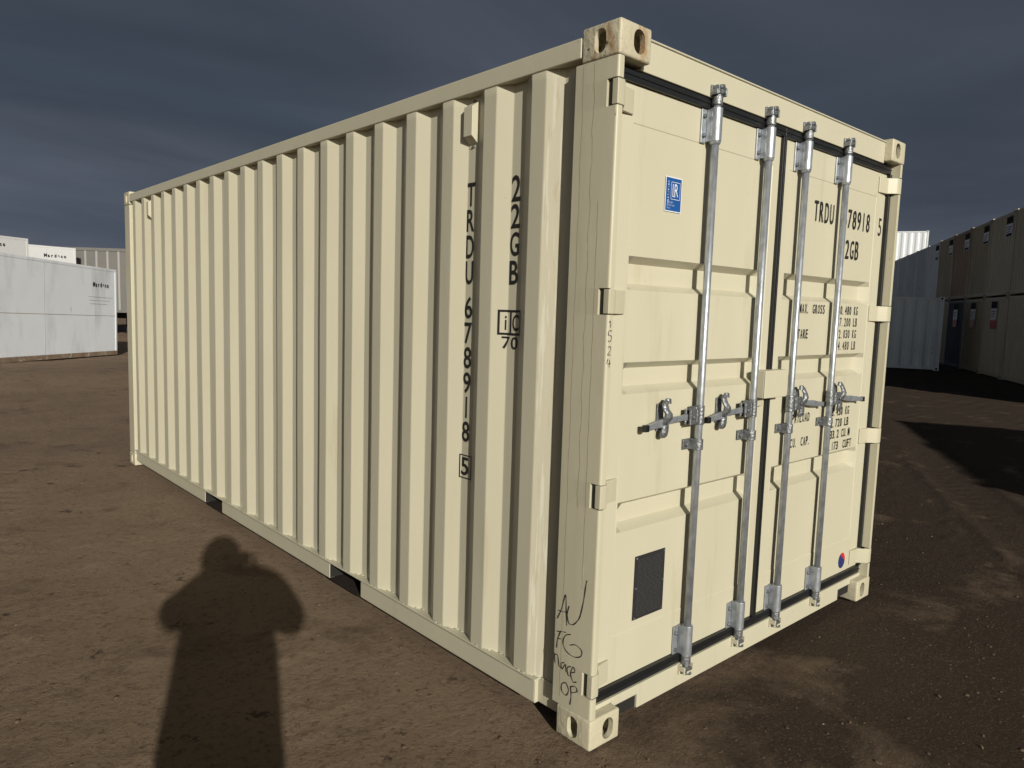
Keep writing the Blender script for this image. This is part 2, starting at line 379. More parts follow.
    # fine crumbs as bump
    h1 = noise(42, 9, .74); h2 = noise(170, 4, .7); h3 = noise(9, 6, .6, stretch=(1, .35, 1))
    a1 = t.nodes.new('ShaderNodeMath'); a1.operation = 'MULTIPLY_ADD'; t.links.new(h2, a1.inputs[0]); a1.inputs[1].default_value = 0.40; t.links.new(h1, a1.inputs[2])
    a2 = t.nodes.new('ShaderNodeMath'); a2.operation = 'MULTIPLY_ADD'; t.links.new(h3, a2.inputs[0]); a2.inputs[1].default_value = 0.25; t.links.new(a1.outputs[0], a2.inputs[2])
    b = t.nodes.new('ShaderNodeBump'); b.inputs['Strength'].default_value = 1; b.inputs['Distance'].default_value = 0.019
    t.links.new(a2.outputs[0], b.inputs['Height']); t.links.new(b.outputs[0], p.inputs['Normal'])
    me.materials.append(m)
    tag(o, kind='structure'); return o
make_ground()

# ------------------------------------------------------------------ the cream container
W_, L_, H_ = 2.438, 6.058, 2.591
Yd, Yr = 0.066, 0.030
root = empty('shipping_container', (0, 0, 0), 0, 'large cream twenty foot shipping container in the foreground with four galvanised door bars', 'shipping container')

def ring_face(bm, o, u, v, w, h, cu, cv, hw, hh, n, th):
    """rectangle with a stadium hole; o origin, u/v unit axes, n outward normal; th wall thickness"""
    o, u, v, n = map(Vector, (o, u, v, n))
    ang = sorted(set([2*math.pi*i/32 for i in range(32)] + [math.atan2(y-cv, x-cu) % (2*math.pi) for x, y in ((0, 0), (w, 0), (w, h), (0, h))]))
    outer, inner, back = [], [], []
    for a in ang:
        c, s = math.cos(a), math.sin(a)
        ts = []
        if abs(c) > 1e-9: ts += [((w if c > 0 else 0)-cu)/c]
        if abs(s) > 1e-9: ts += [((h if s > 0 else 0)-cv)/s]
        t = min(ts); outer.append(bm.verts.new(o+u*(cu+t*c)+v*(cv+t*s)))
        # stadium
        r = min(hw, hh); ex, ey = hw-r, hh-r
        lo, hi = 0, 2*max(hw, hh)
        for _ in range(30):
            m_ = (lo+hi)/2; px, py = abs(m_*c), abs(m_*s)
            d = math.hypot(max(px-ex, 0), max(py-ey, 0))
            if d < r: lo = m_
            else: hi = m_
        q = o+u*(cu+lo*c)+v*(cv+lo*s)
        inner.append(bm.verts.new(q)); back.append(bm.verts.new(q-n*th))
    k = len(ang)
    for i in range(k):
        j = (i+1) % k
        bm.faces.new((outer[i], outer[j], inner[j], inner[i])); bm.faces.new((inner[i], inner[j], back[j], back[i]))
def casting(sx_, sy_, top, material):
    """sx_: 0 at x=0, 1 at x=W; sy_: 0 at y=0, 1 at y=L"""
    wx, wy, hz = 0.168, 0.176, 0.118
    x0, x1 = (0, wx) if sx_ == 0 else (W_-wx, W_)
    y0, y1 = (0, wy) if sy_ == 0 else (L_-wy, L_)
    z0 = H_-hz if top else 0; z1 = z0+hz; cz = z0+0.060
    bm = bmesh.new(); box(bm, x0, x1, y0, y1, z0, z1)
    bmesh.ops.recalc_face_normals(bm, faces=bm.faces[:])
    bmesh.ops.bevel(bm, geom=bm.edges[:], offset=0.0095, segments=4, profile=0.5, affect='EDGES')
    o = finish('corner_casting', bm, material, root)
    cuts = []
    def cutter(bmc):
        bmesh.ops.recalc_face_normals(bmc, faces=bmc.faces[:])
        me = bpy.data.meshes.new('cut'); bmc.to_mesh(me); bmc.free()
        c = bpy.data.objects.new('cut', me); COL.objects.link(c); cuts.append(c)
        md = o.modifiers.new('b', 'BOOLEAN'); md.operation = 'DIFFERENCE'; md.solver = 'EXACT'; md.object = c
    cut = bmesh.new(); box(cut, x0+.022, x1-.022, y0+.022, y1-.022, z0+.018, z1-.018); cutter(cut)
    def stadium(hw, hh, n=12):
        r = hw; e_ = hh-hw; P = []
        for i in range(n+1): P.append((r*math.cos(math.pi*i/n), e_+r*math.sin(math.pi*i/n)))
        for i in range(n+1): P.append((-r*math.cos(math.pi*i/n), -e_-r*math.sin(math.pi*i/n)))
        return P
    cy_ = y0+0.089 if sy_ == 0 else y1-0.089; cx_ = x0+0.100 if sx_ == 0 else x1-0.100
    X = x0 if sx_ == 0 else x1; Y = y0 if sy_ == 0 else y1
    cut = bmesh.new(); prism(cut, [(X-.03, cy_+a_, cz+b_) for a_, b_ in stadium(.026, .041)], (.06, 0, 0)); cutter(cut)
    cut = bmesh.new(); prism(cut, [(cx_+a_, Y-.03, cz+b_) for a_, b_ in stadium(.030, .041)], (0, .06, 0)); cutter(cut)
    dg = bpy.context.evaluated_depsgraph_get()
    me = bpy.data.meshes.new_from_object(o.evaluated_get(dg)); o.modifiers.clear(); o.data = me
    for c in cuts: bpy.data.objects.remove(c)
    me.shade_smooth(); me.set_sharp_from_angle(angle=R(40))
    return o
for a in (0, 1):
    for b in (0, 1):
        for tp in (0, 1):
            casting(a, b, tp, M['cast'] if (tp and not b and not a) else M['cast_clean'])

# posts
HZ = (2.355, 1.650, 0.955, 0.245)
def door_post(right):
    bm = bmesh.new()
    s = (lambda x: W_-x) if right else (lambda x: x)
    z0, z1 = 0.119, H_-0.119
    r = 0.010
    arc = [(0.003+r-r*math.cos(t*math.pi/12), 0.004+r-r*math.sin(t*math.pi/12)) for t in range(7)]
    full = [(0.003, 0.200)]+arc+[(0.031, 0.0045), (0.032, 0.006), (0.032, 0.075), (0.060, 0.120), (0.11, 0.155), (0.11, 0.200)]
    part = [(0.003, 0.200), (0.003, 0.053), (0.032, 0.0531), (0.032, 0.075), (0.060, 0.120), (0.11, 0.155), (0.11, 0.200)]
    cuts = [z0]+[q for h in HZ[::-1] for q in (h-0.046, h+0.046)]+[z1]
    for i in range(len(cuts)-1):
        P = full if i % 2 == 0 else part
        prism(bm, [(s(x), y, cuts[i]) for x, y in P], (0, 0, cuts[i+1]-cuts[i]))
    o = finish('corner_post', bm, M['post'], root)
    o.data.shade_smooth(); o.data.set_sharp_from_angle(angle=R(32))
    for h in HZ:
        bm = bmesh.new(); a, c = sorted((s(0.014), s(0.03))); box(bm, a, c, 0.034, 0.0528, h-0.0455, h+0.0455); finish('hinge_slot_shade', bm, M['rubber'], o)  # dark block in the open slot, its shade put into the colour
    if not right:
        for yy, zt, zb, am in ((0.163, 2.470, 0.15, .0015), (0.110, 2.472, 0.9, .003), (0.071, 2.0, 0.6, .001)):
            bm = bmesh.new(); n_ = 60; prev = None
            for i in range(n_+1):
                z = zt+(zb-zt)*i/n_; y_ = yy+am*math.sin(i*.9)+am*.6*math.sin(i*2.3); hw = .0006*(.4+abs(math.sin(i*1.7)))
                cur = (bm.verts.new((.0024, y_-hw, z)), bm.verts.new((.0024, y_+hw, z)))
                if prev: bm.faces.new((prev[0], cur[0], cur[1], prev[1]))
                prev = cur
            finish('seam', bm, M['caulk'], o)
    return o
post_l = door_post(False); door_post(True)
for x0, x1 in ((0.003, 0.10), (W_-0.10, W_-0.003)):
    bm = bmesh.new(); box(bm, x0, x1, L_-0.165, L_-0.003, 0.119, H_-0.119); finish('corner_post', bm, M['post'], root, bevel=0.006)
# rails
TR0, TR1 = 2.494, 2.566
for x0, x1 in ((0.001, 0.061), (W_-0.061, W_-0.001)):
    mkbox('top_rail', (x0, x1, 0.177, L_-0.177, TR0, TR1), M['cream'], root, 0.006, 3)
FORK = ((1.667, 2.015), (3.665, 4.020))
for sgn in (0, 1):
    f = (lambda x: x) if sgn == 0 else (lambda x: W_-x)
    bm = bmesh.new()
    def rb(x0, x1, y0, y1, z0, z1):
        a, c = sorted((f(x0), f(x1))); box(bm, a, c, y0, y1, z0, z1)
    rb(0.036, 0.041, 0.177, 0.315, 0.052, 0.150); rb(0.0212, 0.0355, 0.316, 0.320, 0.052, 0.150); rb(0.0165, 0.0355, 0.3115, 0.3155, 0.052, 0.150)
    segs = [0.316, 1.667, 2.015, 3.665, 4.020, L_-0.177]
    for i in (0, 2, 4): rb(0.016, 0.021, segs[i], segs[i+1], 0.052, 0.150)
    rb(0.0, 0.052, 0.30, L_-0.177, 0.1505, 0.1575); rb(0.034, 0.052, 0.177, 0.2995, 0.1505, 0.1575)       # top flange, slightly proud
    for i in (0, 2, 4): rb(0.0215, 0.05, segs[i], segs[i+1], 0.046, 0.0515)  # bottom flange
    finish('bottom_rail', bm, M['cream'], root, bevel=0.0015)
    for a, b_ in FORK:                                       # pocket walls
        bm = bmesh.new()
        rb(0.0215, 1.2, a-0.006, a+.0005, 0.053, 0.149); rb(0.0215, 1.2, b_-.0005, b_+0.006, 0.053, 0.149); rb(0.053, 1.2, a, b_, 0.148, 0.152); rb(0.30, 0.31, a, b_, 0.0, 0.148)
        finish('fork_pocket', bm, M['under'], root)
        bm = bmesh.new(); rb(0.017, 1.19, a, b_, 0.046, 0.0515); finish('pocket_floor', bm, M['pocket_shade'], root)

# corrugated side: profile
X_OUT, X_IN = 0.008, 0.044
K0, KP, KN = 0.355, 0.2822, 20
brk = [(0.201, X_IN), (K0-0.067, X_IN)]
for k in range(KN):
    y0 = K0+KP*k; brk += [(y0, X_OUT), (y0+0.076, X_OUT), (y0+0.143, X_IN)]
    if k < KN-1: brk += [(y0+KP-0.067, X_IN)]
brk = [b for b in brk if b[0] < L_-0.166] + [(L_-0.166, X_IN)]
BY = [b[0] for b in brk]; BX = [b[1] for b in brk]
def prof(y): return float(np.interp(y, BY, BX))
def wobble(y, z): return 0.0011*math.sin(y*9.1+z*2.3)*math.sin(z*3.1+y*1.7) if 0.3 < z < 2.4 else 0
def corrugated(bm, pts, zlo, zhi, mat_fn=None, nz=1, rnd=0.004):
    """pts: list of (along, depth) -> f places them; corners rounded"""
    P = []
    for i, (a, d) in enumerate(pts):
        if 0 < i < len(pts)-1:
            p, q, r = Vector(pts[i-1]), Vector(pts[i]), Vector(pts[i+1])
            u, v = (p-q), (r-q); k = min(rnd, u.length*.4, v.length*.4)
            A, B = q+u.normalized()*k, q+v.normalized()*k
            for t in (0, .5, 1): P.append(((1-t)**2*A+2*(1-t)*t*q+t*t*B, i))
        else: P.append((Vector((a, d)), i))
    return P
def side_panel(right):
    bm = bmesh.new(); P = corrugated(bm, brk, 0, 0)
    zs = [0.157, 0.162] + list(np.linspace(0.2, 2.46, 9)) + [2.50]
    rows = []
    for q, i in P:
        col = []
        for z in zs:
            x = q.y+wobble(q.x, z)
            col.append(bm.verts.new((x if not right else W_-x, q.x, z)))
        rows.append(col)
    for a in range(len(rows)-1):
        for b in range(len(zs)-1):
            f = bm.faces.new((rows[a][b], rows[a][b+1], rows[a+1][b+1], rows[a+1][b])); f.smooth = True
            ym = (P[a][0].x+P[a+1][0].x)/2
            f.material_index = 1 if (K0-0.07 < ym < K0+0.002 and not right) else 0
    o = finish('side_panel', bm, [M['cream'], M['scuff']], root, recalc=False)
    o.modifiers.new('wn', 'WEIGHTED_NORMAL').weight = 90
    s = o.modifiers.new('solid', 'SOLIDIFY'); s.thickness = 0.002; s.offset = -1 if right else 1
    return o
side_l = side_panel(False); side_panel(True)
# weld bead and lumps of sealant along the foot of the side panel
bm = bmesh.new()
for k in range(KN):
    y0 = K0+KP*k
    for j in range(1 if k % 2 else 0):
        yy = y0-0.045+random.random()*0.05; xx = prof(yy)-0.003
        bmesh.ops.create_icosphere(bm, subdivisions=1, radius=0.003+random.random()*0.003, matrix=Matrix.Translation((xx, yy, 0.1585))@Matrix.Diagonal((1.0, 1.8+random.random()*2, .9, 1)))
y = 0.21
while y < 5.86: cyl(bm, (prof(y)-.001, y, .1585), (prof(y+.03)-.001, y+.03, .1585), .0020, n=6); y += .03
finish('weld_bead', bm, M['cream'], side_l, smooth=True)

def side_map(u_c, vtop):  # (u to the right = -Y)
    return lambda u, v: Vector((0, u_c-u, vtop+v))
def drape(bm, off=0.0042):
    for y in BY:
        bmesh.ops.bisect_plane(bm, geom=bm.verts[:]+bm.edges[:]+bm.faces[:], plane_co=(0, y, 0), plane_no=(0, 1, 0))
    bmesh.ops.subdivide_edges(bm, edges=[e_ for e_ in bm.edges if e_.calc_length() > .05], cuts=1)
    bmesh.ops.triangulate(bm, faces=bm.faces[:])
    for v in bm.verts: v.co.x = prof(v.co.y)-off+wobble(v.co.y, v.co.z)
bm = bmesh.new()
col1 = [('T', 2.142, 2.044), ('R', 2.030, 1.938), ('D', 1.922, 1.825), ('U', 1.813, 1.714), ('6', 1.662, 1.567), ('7', 1.550, 1.458),
        ('8', 1.444, 1.350), ('9', 1.334, 1.241), ('1', 1.226, 1.132), ('8', 1.117, 1.026), ('5', 0.957, 0.876)]
def frame(bm, y0, y1, z0, z1, t, d=0):
    for (a, b, c, e) in ((y0, y1, z0, z0+t), (y0, y1, z1-t, z1), (y0, y0+t, z0+t, z1-t), (y1-t, y1, z0+t, z1-t)):
        bm.faces.new([bm.verts.new(p) for p in ((0, a, c), (0, b, c), (0, b, e), (0, a, e))])
for part_ in (col1[:4], col1[4:10], col1[10:]):
    bm = bmesh.new()
    for ch, t, b in part_: put_char(bm, ch, 0.014, t-b, 0.052, side_map(0.852, b))
    if len(part_) == 1: frame(bm, 0.780, 0.861, 0.862, 0.968, 0.005)
    drape(bm); finish('lettering', bm, M['black'], side_l)
bm = bmesh.new()
for ch, t, b in [('2', 2.142, 2.040), ('2', 2.030, 1.935), ('G', 1.920, 1.825), ('B', 1.807, 1.712)]: put_char(bm, ch, 0.014, t-b, 0.052, side_map(0.566, b))
drape(bm); finish('lettering', bm, M['black'], side_l)
bm = bmesh.new()
frame(bm, 0.487, 0.608, 1.508, 1.610, 0.009)
bm.faces.new([bm.verts.new(p) for p in ((0, .544, 1.517), (0, .553, 1.517), (0, .553, 1.601), (0, .544, 1.601))])
put_char(bm, 'i', 0.01, 0.062, 0.034, side_map(0.593, 1.528)); put_char(bm, 'C', 0.012, 0.066, 0.036, side_map(0.537, 1.526))
drape(bm); finish('lettering', bm, M['black'], side_l); bm = bmesh.new(); put_char(bm, '7', 0.01, 0.050, 0.040, side_map(0.590, 1.452)); put_char(bm, '0', 0.01, 0.050, 0.040, side_map(0.543, 1.452))
drape(bm); finish('lettering', bm, M['black'], side_l)

# vents (small hooded boxes)
def vent(yc, z0, z1):
    bm = bmesh.new(); xi = X_IN
    a, b = yc-0.036, yc+0.036
    # hood body, chamfered at top and bottom
    prof2 = [(xi, z0+0.012), (xi-0.040, z0+0.045), (xi-0.040, z1-0.035), (xi, z1-0.008)]
    prism(bm, [(x, a+0.008, z) for x, z in prof2], (0, (b-a)-0.016, 0))
    box(bm, xi-0.0035, xi-0.0005, a, b, z0, z0+0.018); box(bm, xi-0.0035, xi-0.0005, a, b, z1-0.014, z1)
    o = finish('vent', bm, M['cream'], side_l, bevel=0.003)
    bm = bmesh.new(); 
    for z in (z0+0.008, z1-0.006): cyl(bm, (xi-0.004, yc, z), (xi-0.009, yc, z), 0.006, n=10)
    split_loose(finish('rivet', bm, M['zinc_matte'], o))
vent(0.816, 2.282, 2.480)
vent(K0+KP*18-0.103, 2.285, 2.480)

# far end wall, roof, floor, cross members
bm = bmesh.new(); pts = [(0.1, L_-0.045)]
x = 0.14
while x < W_-0.3: pts += [(x, L_-0.045), (x+0.07, L_-0.01), (x+0.14, L_-0.01), (x+0.20, L_-0.045)]; x += 0.27
pts += [(W_-0.1, L_-0.045)]
for (a, b) in zip(pts[:-1], pts[1:]):
    bm.faces.new([bm.verts.new(p) for p in ((a[0], a[1], 0.15), (b[0], b[1], 0.15), (b[0], b[1], 2.49), (a[0], a[1], 2.49))])
bmesh.ops.remove_doubles(bm, verts=bm.verts[:], dist=1e-4); finish('end_panel', bm, M['cream'], root)
bm = bmesh.new(); box(bm, 0.101, W_-0.101, L_-0.075, L_-0.046, TR0-0.03, TR1); finish('end_rail', bm, M['cream'], root); bm = bmesh.new(); box(bm, 0.101, W_-0.101, L_-0.075, L_-0.046, 0.046, 0.15); finish('end_rail', bm, M['cream'], root)
bm = bmesh.new(); pts = [(0.13, 2.572)]; y = 0.25
while y < L_-0.35: pts += [(y, 2.572), (y+0.04, 2.584), (y+0.10, 2.584), (y+0.14, 2.572)]; y += 0.21
pts += [(L_-0.13, 2.572)]
for (a, b) in zip(pts[:-1], pts[1:]):
    bm.faces.new([bm.verts.new(p) for p in ((0.05, a[0], a[1]), (W_-0.05, a[0], a[1]), (W_-0.05, b[0], b[1]), (0.05, b[0], b[1]))])
bmesh.ops.remove_doubles(bm, verts=bm.verts[:], dist=1e-4); finish('roof_panel', bm, M['cream'], root)
mkbox('floor', (0.053, W_-0.053, 0.10, L_-0.08, 0.1585, 0.186), M['ply'], root)
bm = bmesh.new()
for i in range(18):
    y = 0.3+i*0.32
    if any(a-0.02 < y < b+0.02 for a, b in FORK): continue
    box(bm, 0.06, W_-0.06, y, y+0.045, 0.05, 0.147)
split_loose(finish('cross_member', bm, M['under'], root))

# header and sill
bm = bmesh.new()
box(bm, 0.169, W_-0.169, 0.042, 0.11, 2.463, 2.572)
box(bm, 0.169, W_-0.169, 0.036, 0.12, 2.5725, 2.580)
header = finish('door_header', bm, M['cream'], root, bevel=0.003)
bm = bmesh.new()
box(bm, 0.325, W_-0.325, 0.042, 0.10, 0.040, 0.138)
box(bm, 0.169, 0.3245, 0.042, 0.10, 0.098, 0.138); box(bm, W_-0.3245, W_-0.169, 0.042, 0.10, 0.098, 0.138)
box(bm, 0.046, 0.1685, 0.042, 0.10, 0.1185, 0.138); box(bm, W_-0.1685, W_-0.046, 0.042, 0.10, 0.1185, 0.138)
sill = finish('door_sill', bm, M['cream'], root, bevel=0.003)
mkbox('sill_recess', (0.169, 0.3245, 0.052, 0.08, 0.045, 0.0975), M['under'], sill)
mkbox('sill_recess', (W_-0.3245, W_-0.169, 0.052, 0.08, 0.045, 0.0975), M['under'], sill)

# doors: height field with three pressed bands
BANDS = ((1.821, 1.697), (1.429, 1.310), (0.897, 0.777)); BD = 0.044; SL = 0.025
Z_LO, Z_HI = 0.182, 2.420
def door_leaf(x0, x1, bx0, bx1):
    xs = sorted({x0, bx0-0.010, bx0-0.007, bx0, bx0+SL*1.3, bx1-SL*1.3, bx1, bx1+0.007, bx1+0.010, x1} | set(np.linspace(bx0+.06, bx1-.06, 14)))
    zs = {Z_LO, 0.366, 0.369, 0.372, 2.284, 2.287, 2.290, Z_HI} | set(np.linspace(0.2, 2.4, 20))
    for a, b in BANDS: zs |= {a, a-SL, b, b+SL}
    zs = sorted(zs)
    zs = [z for i, z in enumerate(zs) if i == 0 or z-zs[i-1] > 1e-6]
    def dep(x, z):
        d = 0.0
        if bx0-0.008 <= x <= bx1+0.008 and 0.368 <= z <= 2.288: d = 0.0022
        if bx0 <= x <= bx1:
            tx = min(1, (x-bx0)/(SL*1.3), (bx1-x)/(SL*1.3))
            for a, b in BANDS:
                if b <= z <= a:
                    t = min((a-z)/SL, (z-b)/SL, 1, max(tx, 0)); d = 0.0022+BD*max(t, 0)
            if d < 0.01: d += 0.0016*math.sin((x-bx0)*4.1+z*1.3)*math.sin(z*5.3)
        return Yd+d
    bm = bmesh.new(); G = [[bm.verts.new((x, dep(x, z), z)) for z in zs] for x in xs]
    for i in range(len(xs)-1):
        for j in range(len(zs)-1):
            bm.faces.new((G[i][j], G[i+1][j], G[i+1][j+1], G[i][j+1])).smooth = False
    # close the leaf's rim and back
    def strip(vs):
        bk = [bm.verts.new((v.co.x, Yd+0.05, v.co.z)) for v in vs]
        for i in range(len(vs)-1): bm.faces.new((vs[i], vs[i+1], bk[i+1], bk[i]))
    strip([c[0] for c in G]); strip([c[-1] for c in G][::-1]); strip(G[0][::-1]); strip(G[-1])
    bmesh.ops.recalc_face_normals(bm, faces=bm.faces[:])
    o = finish('door', bm, M['cream'], root, recalc=False)
    b = o.modifiers.new('bevel', 'BEVEL'); b.width = 0.004; b.segments = 2; b.limit_method = 'ANGLE'; b.angle_limit = R(25)
    for p in o.data.polygons: p.use_smooth = True
    o.modifiers.new('wn', 'WEIGHTED_NORMAL')
    return o
door_l = door_leaf(0.058, 1.204, 0.178, 1.140)
door_r = door_leaf(1.234, W_-0.058, 1.315, 2.262)
door_l['label'] = 'door with blue certification sticker and dark grey plate'
door_r['label'] = 'door stencilled with container number and weights'
def gasket(x0, x1, parent, inner):
    bm = bmesh.new()
    y0, y1 = 0.050, 0.095
    for (a, b) in ((2.4215, 2.461), (0.1395, 0.1805)):
        box(bm, x0, x1, y0, y1, a, b)
    box(bm, x0, x1, y0-0.004, y0-0.0005, 2.440, 2.446); box(bm, x0, x1, y0-0.004, y0-0.0005, 0.156, 0.162)
    xs = sorted(((inner), inner+0.012 if parent is door_l else inner-0.012))
    box(bm, xs[0], xs[1], y0, y1, 0.181, 2.421)
    o_ = x0 if parent is door_l else x1
    xs = (0.0325, 0.0572) if parent is door_l else (W_-0.0572, W_-0.0325)
    box(bm, xs[0], xs[1], y0-.004, .0745, 0.181, 2.421)
    finish('gasket', bm, M['rubber'], parent, bevel=0.002)
gasket(0.0455, 1.2185, door_l, 1.2045); gasket(1.2195, W_-0.0425, door_r, 1.2335)

# hinges
def hinge(parent, right, z):
    bm = bmesh.new(); s = (lambda x: W_-x) if right else (lambda x: x)
    hh = 0.0425
    # knuckle at the post then a strap stepping back onto the door
    pts = [(0.004, 0.004), (0.038, 0.004), (0.050, 0.012), (0.082, Yd-0.020), (0.150, Yd-0.010), (0.158, Yd-0.006), (0.158, Yd-0.0005), (0.062, Yd-0.0005), (0.056, 0.030), (0.004, 0.030)]
    P = [(s(x), y, z-hh) for x, y in pts]
    prism(bm, P, (0, 0, 2*hh))
    o = finish('hinge', bm, M['post'], parent, bevel=0.005, seg=2)
for z in HZ: hinge(door_l, False, z); hinge(door_r, True, z)

# locking bars
def lock_bar(door, x, hs, catch, tip):
    bm = bmesh.new(); cyl(bm, (x, Yr, 0.10), (x, Yr, 2.50), 0.0155, n=28)
    bar = finish('locking_bar', bm, M['zinc'], door)
    for top in (1, 0):
        z0, z1 = (2.285, 2.425) if top else (0.168, 0.306)
        bm = bmesh.new()
        cyl(bm, (x, Yr, z0+0.012), (x, Yr, z1), 0.0235, n=28); cyl(bm, (x, Yr, z0), (x, Yr, z0+0.012), 0.019, 0.0235, n=28)
        # U strap flanks and flange with bolts
        box(bm, x-0.0225, x+0.0225, Yr, Yd-0.001, z0+0.012, z1-0.004)
        box(bm, x-0.056, x-0.024, Yd-0.008, Yd-0.001, z0+0.004, z1-0.006)
        finish('bar_bracket', bm, M['zinc'], door, bevel=0.002)
        bm = bmesh.new()
        bm.free()
        for zz in (z0+0.032, z1-0.034):
            bm = bmesh.new()
            cyl(bm, (x-0.043, Yd-0.008, zz), (x-0.043, Yd-0.018, zz), 0.0085, n=6); cyl(bm, (x-0.043, Yd-0.017, zz), (x-0.043, Yd-0.022, zz), 0.005, n=10)
            finish('bolt', bm, M['zinc_matte'], door)
        # cam: collar then forked hook biting in a keeper on the header / sill
        bm = bmesh.new(); s = 1 if top else -1; ze = 2.463 if top else 0.140
        cyl(bm, (x, Yr, ze-0.028*s), (x, Yr, ze+0.006*s), 0.0215, n=24)
        def zb(a, b): a, b = ze+a*s, ze+b*s; return (min(a, b), max(a, b))
        cyl(bm, (x, Yr, ze+0.004*s), (x, Yr, ze+0.050*s), 0.0175, 0.014, n=18)
        box(bm, x-0.026, x+0.008, Yr-0.022, Yr+0.006, *zb(0.012, 0.028))
        box(bm, x-0.030, x-0.018, Yr-0.024, Yr-0.004, *zb(0.008, 0.040))
        box(bm, x+0.006, x+0.030, Yr-0.016, Yr+0.008, *zb(0.022, 0.036))
        cyl(bm, (x-0.006, Yr-0.012, ze+0.040*s), (x+0.018, Yr-0.016, ze+0.046*s), 0.0085, n=12)
        finish('cam', bm, M['zinc_matte'], door, bevel=0.003)
        bm = bmesh.new()
        box(bm, x-0.036, x+0.040, 0.034, 0.0415, *zb(0.004, 0.046))
        box(bm, x-0.036, x-0.029, 0.008, 0.036, *zb(0.006, 0.028)); box(bm, x+0.031, x+0.038, 0.012, 0.036, *zb(0.010, 0.042))
        cyl(bm, (x-0.034, 0.012, ze+.034*s), (x+0.036, 0.018, ze+.040*s), 0.0055, n=10)
        finish('keeper', bm, M['cream'] if not top else M['zinc_matte'], header if top else sill, bevel=0.002)
    # middle guide strap
    bm = bmesh.new(); z = 1.083
    cyl(bm, (x, Yr, z-0.022), (x, Yr, z+0.022), 0.0215, n=24)
    box(bm, x-0.021, x+0.021, Yr, Yd-0.001, z-0.022, z+0.022); box(bm, x-0.062, x-0.02, Yd-0.009, Yd-0.001, z-0.022, z+0.022)
    cyl(bm, (x-0.045, Yd-0.008, z), (x-0.045, Yd-0.022, z), 0.010, n=6)
    finish('bar_guide', bm, M['zinc_matte'], door, bevel=0.002)
    # handle with clevis
    bm = bmesh.new(); z = 1.205
    a, b = sorted((x+hs*0.002, x+hs*0.040)); box(bm, a, b, Yr-0.010, Yr+0.026, z-0.036, z+0.036); a, b = sorted((x+hs*0.030, x+hs*0.046)); box(bm, a, b, Yr-0.020, Yr+0.020, z-0.028, z+0.030)
    cyl(bm, (x, Yr, z-0.040), (x, Yr, z+0.040), 0.0195, n=20)
    a, b = sorted((x+hs*0.022, x+hs*0.088))
    box(bm, a, b, Yr-0.019, Yr-0.009, z-0.034, z+0.030); box(bm, a, b, Yr+0.004, Yr+0.014, z-0.034, z+0.030)
    cyl(bm, (x+hs*0.070, Yr-0.028, z-0.002), (x+hs*0.070, Yr+0.022, z-0.002), 0.009, n=12)
    finish('handle_hub', bm, M['zinc_matte'], bar, bevel=0.003)
    bm = bmesh.new()
    pts = [(0.045, -0.002), (0.11, -0.006), (0.19, -0.010), (0.25, -0.016), (tip-0.045, -0.022), (tip, -0.026)]
    prev = None
    for i, (d, dz) in enumerate(pts):
        hh = (0.017, 0.011, 0.012, 0.016, 0.012, 0.010)[i]; yy = Yr-0.002+0.012*math.sin(d*9)
        ring = [bm.verts.new((x+hs*d, yy+a_, z+dz+b_)) for a_, b_ in ((-0.008, -hh), (0.008, -hh), (0.008, hh), (-0.008, hh))]
        if prev:
            for k in range(4): bm.faces.new((prev[k], prev[(k+1)%4], ring[(k+1)%4], ring[k]))
        else: bm.faces.new(ring)
        prev = ring
    bm.faces.new(prev[::-1]); hd = finish('handle', bm, M['zinc'], bar, bevel=0.003)
    # dark grip end
    bm = bmesh.new(); a, b = sorted((x+hs*(tip-0.012), x+hs*(tip+0.012)))
    yy = Yr-0.002+0.012*math.sin(tip*9); box(bm, a, b, yy-0.0095, yy+0.0095, z-0.039, z-0.013)
    finish('handle_grip', bm, M['rubber'], bar, bevel=0.002)
    # retainer: curled catch above, tongue below
    cx = x+hs*catch; bm = bmesh.new()
    box(bm, cx-0.020, cx+0.020, Yd-0.008, Yd-0.001, z-0.050, z+0.058)
    def tube(pts, rr, flat=1.0):
        prev = None
        for i, (px, py, pz) in enumerate(pts):
            r = rr[i]; ring = [bm.verts.new((cx+hs*px+r*math.cos(q), Yd-py+r*flat*math.sin(q), z+pz)) for q in [k*math.pi/5 for k in range(10)]]
            if prev:
                for k in range(10): bm.faces.new((prev[k], prev[(k+1)%10], ring[(k+1)%10], ring[k]))
            else: bm.faces.new(ring)
            prev = ring
        bm.faces.new(prev[::-1])
    # upper finger: leans away from the bar and curls over the handle
    tube([(.004, .030, -.020), (.000, .046, .002), (.006, .052, .022), (.014, .044, .040), (.012, .036, .058), (.000, .034, .070), (-.006, .034, .076)],
         [.022, .023, .020, .017, .016, .017, .009], .6)
    tube([(-.010, .034, .060), (-.010, .034, .080)], [.017, .014], .7)
    tube([(.004, .028, -.075), (.005, .030, -.068), (.005, .034, -.050), (.003, .036, -.022)], [.011, .020, .021, .018], .6)
    finish('handle_retainer', bm, M['zinc_matte'], door, bevel=0.002, angle=50)
lock_bar(door_l, 0.631, -1, 0.226, 0.355); lock_bar(door_l, 1.045, -1, 0.226, 0.355)
lock_bar(door_r, 1.385, 1, 0.120, 0.350); lock_bar(door_r, 1.805, 1, 0.120, 0.385)

